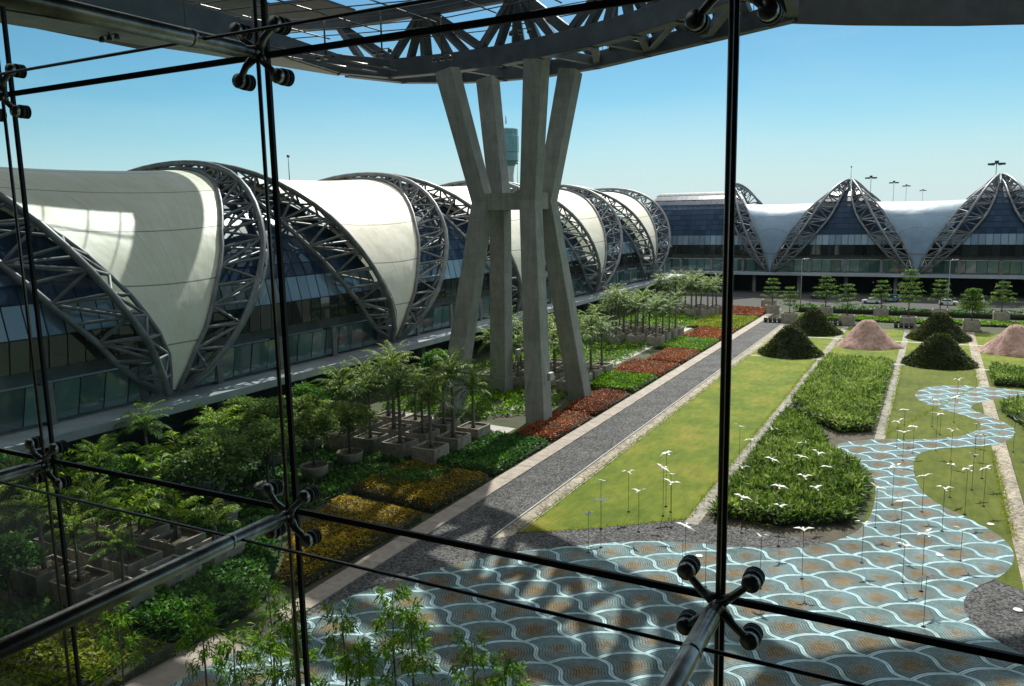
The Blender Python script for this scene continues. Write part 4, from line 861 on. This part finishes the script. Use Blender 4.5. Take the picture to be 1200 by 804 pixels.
b = MB(); b.prism([rv(-100.1, -14, 0)[:2], rv(-100.1, 39, 0)[:2], rv(-200, 40, 0)[:2], rv(-200, -14, 0)[:2]], 12.0, 12.4); b.prism([rv(-15, -14, 0)[:2], rv(120, -14, 0)[:2], rv(120, 56, 0)[:2], rv(-15, 56, 0)[:2]], 12.0, 12.4); b.prism([rv(-118, 41, 0)[:2], rv(-81.5, 63, 0)[:2], rv(-80.5, 84, 0)[:2], rv(-73, 85, 0)[:2], rv(-73, 92.5, 0)[:2], rv(-118, 92.5, 0)[:2]], 12.5, 12.9); b.build('roof_shade_deck', M['roofpanel'], rf)  # unseen solid panels added to shade the near membrane and pylon fronts
# spotlights hanging from the structure
SP = [(-70.5, 52, 41.8), (-66, 66, 41.8), (-53, 83, 43), (-41.0, 80, 44), (-38, 76, 44.5), (-58, 78, 43.5), (-63, 74, 42.8)]
for i, (x, y, z) in enumerate(SP):
    e = empty('spotlight', (x, y, z), 0, f'small dark spotlight cluster hanging under the roof, {ORD[i + 1]} counted from the left' , 'spotlight', 'roof spotlights')
    b = MB(); b.tube([(0, 0, 0), (0, 0, 4.5)], .10, 6); b.tube([(-1.1, 0, 0), (1.1, 0, 0)], .06, 6); b.build('bracket', M['darksteel'], e)
    for dx in (-1.1, 0, 1.1): b = MB(); b.lathe([(.05, 0), (.22, -.1), (.28, -.5), (.24, -.52), (.01, -.45)], (dx, 0, 0), 10); b.build('lamp', M['darksteel'], e)

# ------------------------------------------------------------------ glass wall in front of the camera
GX = [-12.05, -8.36, -4.87, -1.13, 2.6]; GZ = [17.55, 21.47, 25.33, 29.2]; GY = 5.0
RN = ['bottom', 'middle', 'top']; CN = ['far left', 'left', 'centre', 'right']
for i in range(4):
    for j in range(3):
        e = empty('glass_pane', (GX[i], GY, GZ[j]), 0, f'large clear {RN[j]} row pane in the {CN[i]} column of the glass wall', 'window pane', 'panes of the glass wall')
        w = GX[i + 1] - GX[i]; h = GZ[j + 1] - GZ[j]; g = .018
        b = MB(); b.add([(g, .012, g), (w - g, .012, g), (w - g, .012, h - g), (g, .012, h - g)], [(0, 1, 2, 3)]); b.build('glass', M['pane_haze_tint'] if i < 2 and j > 0 else M['pane'], e)
        b = MB(); t = g + .006
        b.box(.001, t, -.006, .022, .001, h - .001); b.box(w - t, w - .001, -.006, .022, .001, h - .001); b.box(t, w - t, -.006, .022, .001, t); b.box(t, w - t, -.006, .022, h - t, h - .001); b.build('edge_seal', M['joint'], e)
def rod_label(i): return ['at the far left', 'left of the pylon', 'right of the pylon'][i]
b = MB(); b.tube([(0, 0, 0), (0, 0, 12)], .017, 8); RM = b.mesh('tension_rod', M['rod'])
for i, x in enumerate(GX[1:4]): tag(link('tension_rod', RM, None, (x, GY - .095, 17.4)), 'thin vertical steel rod ' + rod_label(i) + ' behind the glass joint', 'rod', 'vertical rods of the glass wall')
def spider():
    e = empty('spider_fitting', (0, 0, 0)); e['category'] = 'glass fitting'
    b = MB(); b.lathe([(.001, -.07), (.06, -.068), (.066, -.05), (.06, .03), (.045, .05), (.001, .05)], n=16, axis='y'); b.build('hub', M['steel'], e)
    for sx in (-1, 1):
        for sz in (-1, 1):
            ax, az = .262 * sx, .245 * sz
            b = MB(); b.tube([(sx * .03, .0, sz * .03), (ax * .5, -.03, az * .5), (ax * .85, -.012, az * .85), (ax, .02, az)], [.048, .034, .032, .044], 10); a = b.build('arm', M['steel'], e)
            b = MB(); b.lathe([(.001, -.040), (.066, -.040), (.074, -.025), (.074, .022), (.001, .022)], (ax, 0, az), 18, 'y'); b.build('cap', M['steel'], a)
            b = MB(); b.lathe([(.05, .024), (.080, .024), (.083, .05), (.083, .068), (.055, .070), (.055, .084), (.083, .086), (.083, .099), (.001, .099)], (ax, 0, az), 18, 'y'); b.build('disc', M['rubber'], a)
            b = MB(); b.lathe([(.001, .112), (.083, .112), (.083, .13), (.06, .14), (.001, .14)], (ax, 0, az), 18, 'y'); b.build('outer_disc', M['rubber'], a)
    return e
SPI = spider(); first = True
def strut_mesh():
    b = MB(); b.lathe([(.044, -.05), (.044, -.14), (.055, -.16), (.062, -.20), (.062, -.62)], n=18, axis='y'); b.lathe([(.062, -.62), (.066, -.622), (.066, -.66), (.062, -.662)], n=18, axis='y'); b.lathe([(.062, -.662), (.062, -3.3), (.001, -3.3)], n=18, axis='y')
    return b.mesh('strut_pipe', M['steel'])
SM = strut_mesh()
for j, z in enumerate(GZ[1:3]):
    for i, x in enumerate(GX[1:4]):
        lab = ('upper' if j else 'lower') + ' row ' + rod_label(i)
        if first: o = SPI; first = False; o.location = (x, GY - .10, z)
        else: o = dup(SPI, (x, GY - .10, z))
        o.scale = (.80, .88, .80); tag(o, 'four armed steel spider fitting, ' + lab, None, 'spider fittings of the glass wall')
        tag(link('strut_pipe', SM, None, (x, GY - .10, z)), 'round steel strut reaching inward from the fitting, ' + lab, 'pipe', 'struts of the glass wall')
    b = MB(); b.tube([(-14, 0, 0), (6, 0, 0)], .013, 6); tag(b.build('steel_cable', M['darksteel'], None, (0, 4.33, z)), ('upper' if j else 'lower') + ' thin horizontal cable running inside the glass wall', 'cable', 'cables of the glass wall')
    b = MB(); b.box(-14, 6, -.12, .12, -.2, .2, .02); tag(b.build('inner_beam', M['darksteel'], None, (0, 1.55, z)), ('upper' if j else 'lower') + ' dark interior beam behind the camera line carrying the struts', 'beam', 'inner beams')
# dark hall behind the viewer
b = MB(); b.box(-200, 120, -14.3, -14, -.1, 52); b.box(-90, 60, -14, -2.5, 22.0, 22.3); b.box(-90, 60, -14, 0.5, 33.5, 33.8); tag(b.build('terminal_wall', M['interior']), kind='structure')

# ------------------------------------------------------------------ masts, lamp posts, tower, cars
def mast(x, y, h, label, heads=True):
    e = empty('light_mast', (x, y, 0), 0, label, 'light mast', 'light masts beyond the concourses'); b = MB(); b.tube([(0, 0, 0), (0, 0, h)], [.26, .13], 8); b.build('pole', M['galv'], e)
    b = MB(); b.tube([(-2.4, 0, h), (2.4, 0, h)], .18, 6); b.tube([(0, -2.4, h), (0, 2.4, h)], .18, 6)
    for a in range(6): b.box(-.5 + 2.1 * math.cos(a * 1.05), .5 + 2.1 * math.cos(a * 1.05), -.5 + 2.1 * math.sin(a * 1.05), .5 + 2.1 * math.sin(a * 1.05), h - .55, h + .1)
    b.box(-.6, .6, -.6, .6, h, h + .9); b.build('lamp_head', M['darksteel'], e)
mast(16.5, 320, 38.9, 'tall light mast behind the right concourse peak'); mast(-29.2, 420, 39.4, 'tall light mast right of the middle peak, largest of the row'); mast(-23.8, 520, 39.8, 'second light mast in the row behind the middle peak'); mast(-20.5, 620, 40.3, 'third light mast in the row behind the middle peak'); mast(-12.5, 760, 39.8, 'smallest light mast, last of the row')
def lamp(x, y, h, label, rz):
    e = empty('street_lamp', (x, y, 0), rz, label, 'street lamp', 'lamp posts before the far concourse'); b = MB(); b.tube([(0, 0, 0), (0, 0, h * .5), (0, 0, h), (.25, 0, h + .25), (1.0, 0, h + .35)], [.13, .10, .07, .06, .05], 7); b.lathe([(.26, 0), (.26, .3), (.13, .4)], n=10); b.build('pole', M['galv'], e)
    b = MB(); b.box(.8, 1.7, -.16, .16, h + .26, h + .40, .04); b.build('lamp_head', M['galv'], e)
lamp(-28.6, 204, 12.4, 'grey lamp post left of the middle concourse arch', .2); lamp(3.0, 204, 12.4, 'grey lamp post before the right concourse arch', .2)
def antenna(x, y, z, h, label):
    e = empty('antenna', (x, y, z), 0, label, 'antenna', 'thin roof antennas'); b = MB(); b.tube([(0, 0, 0), (0, 0, h)], [.09, .04], 5); b.build('rod', M['darksteel'], e); b = MB(); b.lathe([(.01, h), (.22, h + .1), (.22, h + .4), (.01, h + .5)], n=8); b.build('tip', M['darksteel'], e)
antenna(-24.3, 268, 32.0, 5.0, 'thin antenna on the middle peak of the far concourse'); antenna(-87.5, 93, 28.5, 5.0, 'thin antenna on the second left membrane'); antenna(-89, 171, 29.3, 7.0, 'thin antenna on the farthest left membranes')
tw = empty('control_tower', (-290, 540, 0), 0, 'pale blue glass control tower seen between the pylon arms', 'control tower')
b = MB(); b.lathe([(6.5, 0), (5, 55), (6, 62)], n=18); b.build('shaft', M['tower'], tw); b = MB(); b.lathe([(6, 62), (9, 66), (9, 72), (9.4, 72.3), (9.4, 84), (9, 84.4), (9, 89), (6, 90), (.1, 90.5)], n=12, smooth=False); b.build('cab', M['towerglass'], tw); b = MB(); b.tube([(0, 0, 93), (0, 0, 99)], .5, 6); b.build('aerial', M['tower'], tw)
def car(x, y, rz, paint, label, van=False):
    e = empty('parked_car', (x, y, .01), rz, label, 'car', 'cars at the far concourse'); hb = 1.9 if van else 1.45
    side = [(-2.2, .35), (-2.25, .75), (-2.0, .92), (-1.1 if not van else -1.75, 1.0), (1.9 if van else 1.2, 1.0), (2.15, .95), (2.25, .7), (2.2, .35)]
    b = MB(); n = len(side); b.add([(a, -.86, z) for a, z in side] + [(a, .86, z) for a, z in side], [tuple(range(n)), tuple(range(n, 2 * n))[::-1]] + [(i, n + i, n + (i + 1) % n, (i + 1) % n) for i in range(n)]); 
    roof = [(-1.0 if not van else -1.5, .995), (-.45 if not van else -.95, hb), (1.75 if van else 1.0, hb), (1.95 if van else 1.75, .995)]
    b.add([(a, s * (.74 if z > 1 else .84), z) for s in (-1, 1) for a, z in roof], [(0, 1, 2, 3), (7, 6, 5, 4), (1, 5, 6, 2), (0, 4, 5, 1), (3, 2, 6, 7)]); b.build('body', paint, e)
    b = MB(); w = [(a * .93 + .02, .997 + (z - .995) * .86 + .04) for a, z in roof]
    for s in (-1, 1): b.add([(a, s * ((.86 if z < 1.1 else .775)), z) for a, z in w], [(0, 1, 2, 3)])
    b.add([(roof[0][0] - .02, -.7, 1.04), (roof[0][0] - .02, .7, 1.04), (roof[1][0] - .05, .62, hb - .08), (roof[1][0] - .05, -.62, hb - .08)], [(0, 1, 2, 3)]); b.build('window', M['carglass'], e)
    for a in (-1.4, 1.4):
        for s in (-1, 1): b = MB(); b.lathe([(.01, -.1), (.30, -.1), (.34, -.06), (.34, .06), (.30, .1), (.01, .1)], (a, s * .80, .34), 14, 'y'); b.build('wheel', M['tyre'], e)
car(-9.6, 232, .1, M['paint_blue'], 'blue van parked before the middle concourse arch', True); car(-14.2, 226, .05, M['paint_white'], 'white car beside the blue van'); car(-6.5, 233, 0, M['paint_dark'], 'dark car right of the blue van'); car(3.5, 228, 3.1, M['paint_white'], 'white car right of the tallest tiered tree'); car(9.5, 232, 0, M['paint_white'], 'white van in the undercroft at right', True); car(-28, 234, 0, M['paint_dark'], 'dark car in the undercroft at left')
def floods(x, y, label):
    e = empty('floodlight', (x, y, .02), 0, label, 'floodlight', 'black floodlights on the lawn'); b = MB(); b.box(-1.8, 1.8, -.5, .5, 0, .18, .03); b.build('base', M['rubber'], e)
    for k in range(4): 
        b = MB(); b.bar((-1.4 + k * .95, -.3, .75), (-1.4 + k * .95, .35, .45), .75, .6, ch=.08); b.build('lamp', M['rubber'], e)
floods(-5.0, 180.0, 'row of black floodlights before the tallest tiered tree'); floods(-31.0, 180, 'row of black floodlights beside the gravel path end'); floods(-18.5, 179.5, 'row of black floodlights behind the dark cones')

# ------------------------------------------------------------------ camera, world, sun
cam = bpy.data.cameras.new('camera'); co = bpy.data.objects.new('camera', cam); COL.objects.link(co); scene.camera = co
f, cx, cy = 930.0, 600.0, 402.0
Yv = Vector((500, 157, -f)).normalized(); Zv = -Vector((111, -5878, -f)).normalized(); Zv = (Zv - Yv * Zv.dot(Yv)).normalized(); Xv = Yv.cross(Zv)
R = Matrix((Xv, Yv, Zv))
co.matrix_world = Matrix.Translation((0, 0, 24)) @ R.to_4x4()
cam.sensor_fit = 'HORIZONTAL'; cam.sensor_width = 36; cam.lens = 36 * f / 1200; cam.clip_start = .05; cam.clip_end = 12000
sd = Vector((-.20, 1.0, 1.0)).normalized(); elev = math.asin(sd.z); az = math.atan2(sd.x, sd.y)
sun = bpy.data.lights.new('sun', 'SUN'); so = bpy.data.objects.new('sun', sun); COL.objects.link(so); sun.energy = 6.0; sun.angle = D2R(.5); sun.color = (1, .95, .86)
so.rotation_euler = sd.to_track_quat('Z', 'Y').to_euler()
w = bpy.data.worlds.new('World'); scene.world = w; w.use_nodes = True; nt = w.node_tree; bg = nt.nodes['Background']
sky = N(nt, 'ShaderNodeTexSky'); sky.sky_type = 'NISHITA'; sky.sun_disc = False; sky.sun_elevation = elev; sky.sun_rotation = az; sky.air_density = 1.0; sky.dust_density = 0.0; sky.ozone_density = 3.0
mx = mixc(nt, 1.0, sky.outputs[0], (.64, .93, .92), 'MULTIPLY')
tcw = N(nt, 'ShaderNodeTexCoord'); sz = N(nt, 'ShaderNodeSeparateXYZ'); nt.links.new(tcw.outputs['Generated'], sz.inputs[0])
zr = ramp(nt, [(.26, (0, 0, 0)), (.62, (1, 1, 1))], 'EASE'); nt.links.new(sz.outputs[2], zr.inputs['Fac'])   # zenith brightening added as ambient fill, out of view
hr = ramp(nt, [(.0, (.85, .85, .85)), (.15, (0, 0, 0))], 'EASE'); nt.links.new(sz.outputs[2], hr.inputs['Fac']); mx = mixc(nt, hr.outputs['Color'], mx, (6.7, 7.7, 8.3))
cm = N(nt, 'ShaderNodeMapping'); cm.inputs['Scale'].default_value = (1.2, 1.2, 6.0); nt.links.new(tcw.outputs['Generated'], cm.inputs['Vector'])
cn = N(nt, 'ShaderNodeTexNoise', i_Scale=1.6, i_Detail=7, i_Roughness=.6); nt.links.new(cm.outputs[0], cn.inputs['Vector']); cr = ramp(nt, [(.48, (0, 0, 0)), (.78, (.2, .2, .2))]); nt.links.new(cn.outputs['Fac'], cr.inputs['Fac']); mx = mixc(nt, cr.outputs['Color'], mx, (7.0, 8.3, 8.9))
mx = mixc(nt, zr.outputs['Color'], mx, mixc(nt, .55, mx, (18, 17.6, 16.2)))
nt.links.new(mx, bg.inputs['Color']); bg.inputs['Strength'].default_value = .105
scene.view_settings.view_transform = 'Standard'; scene.view_settings.look = 'None'; scene.view_settings.exposure = 0
scene.render.engine = 'CYCLES'; scene.cycles.max_bounces = 6; scene.cycles.transparent_max_bounces = 12
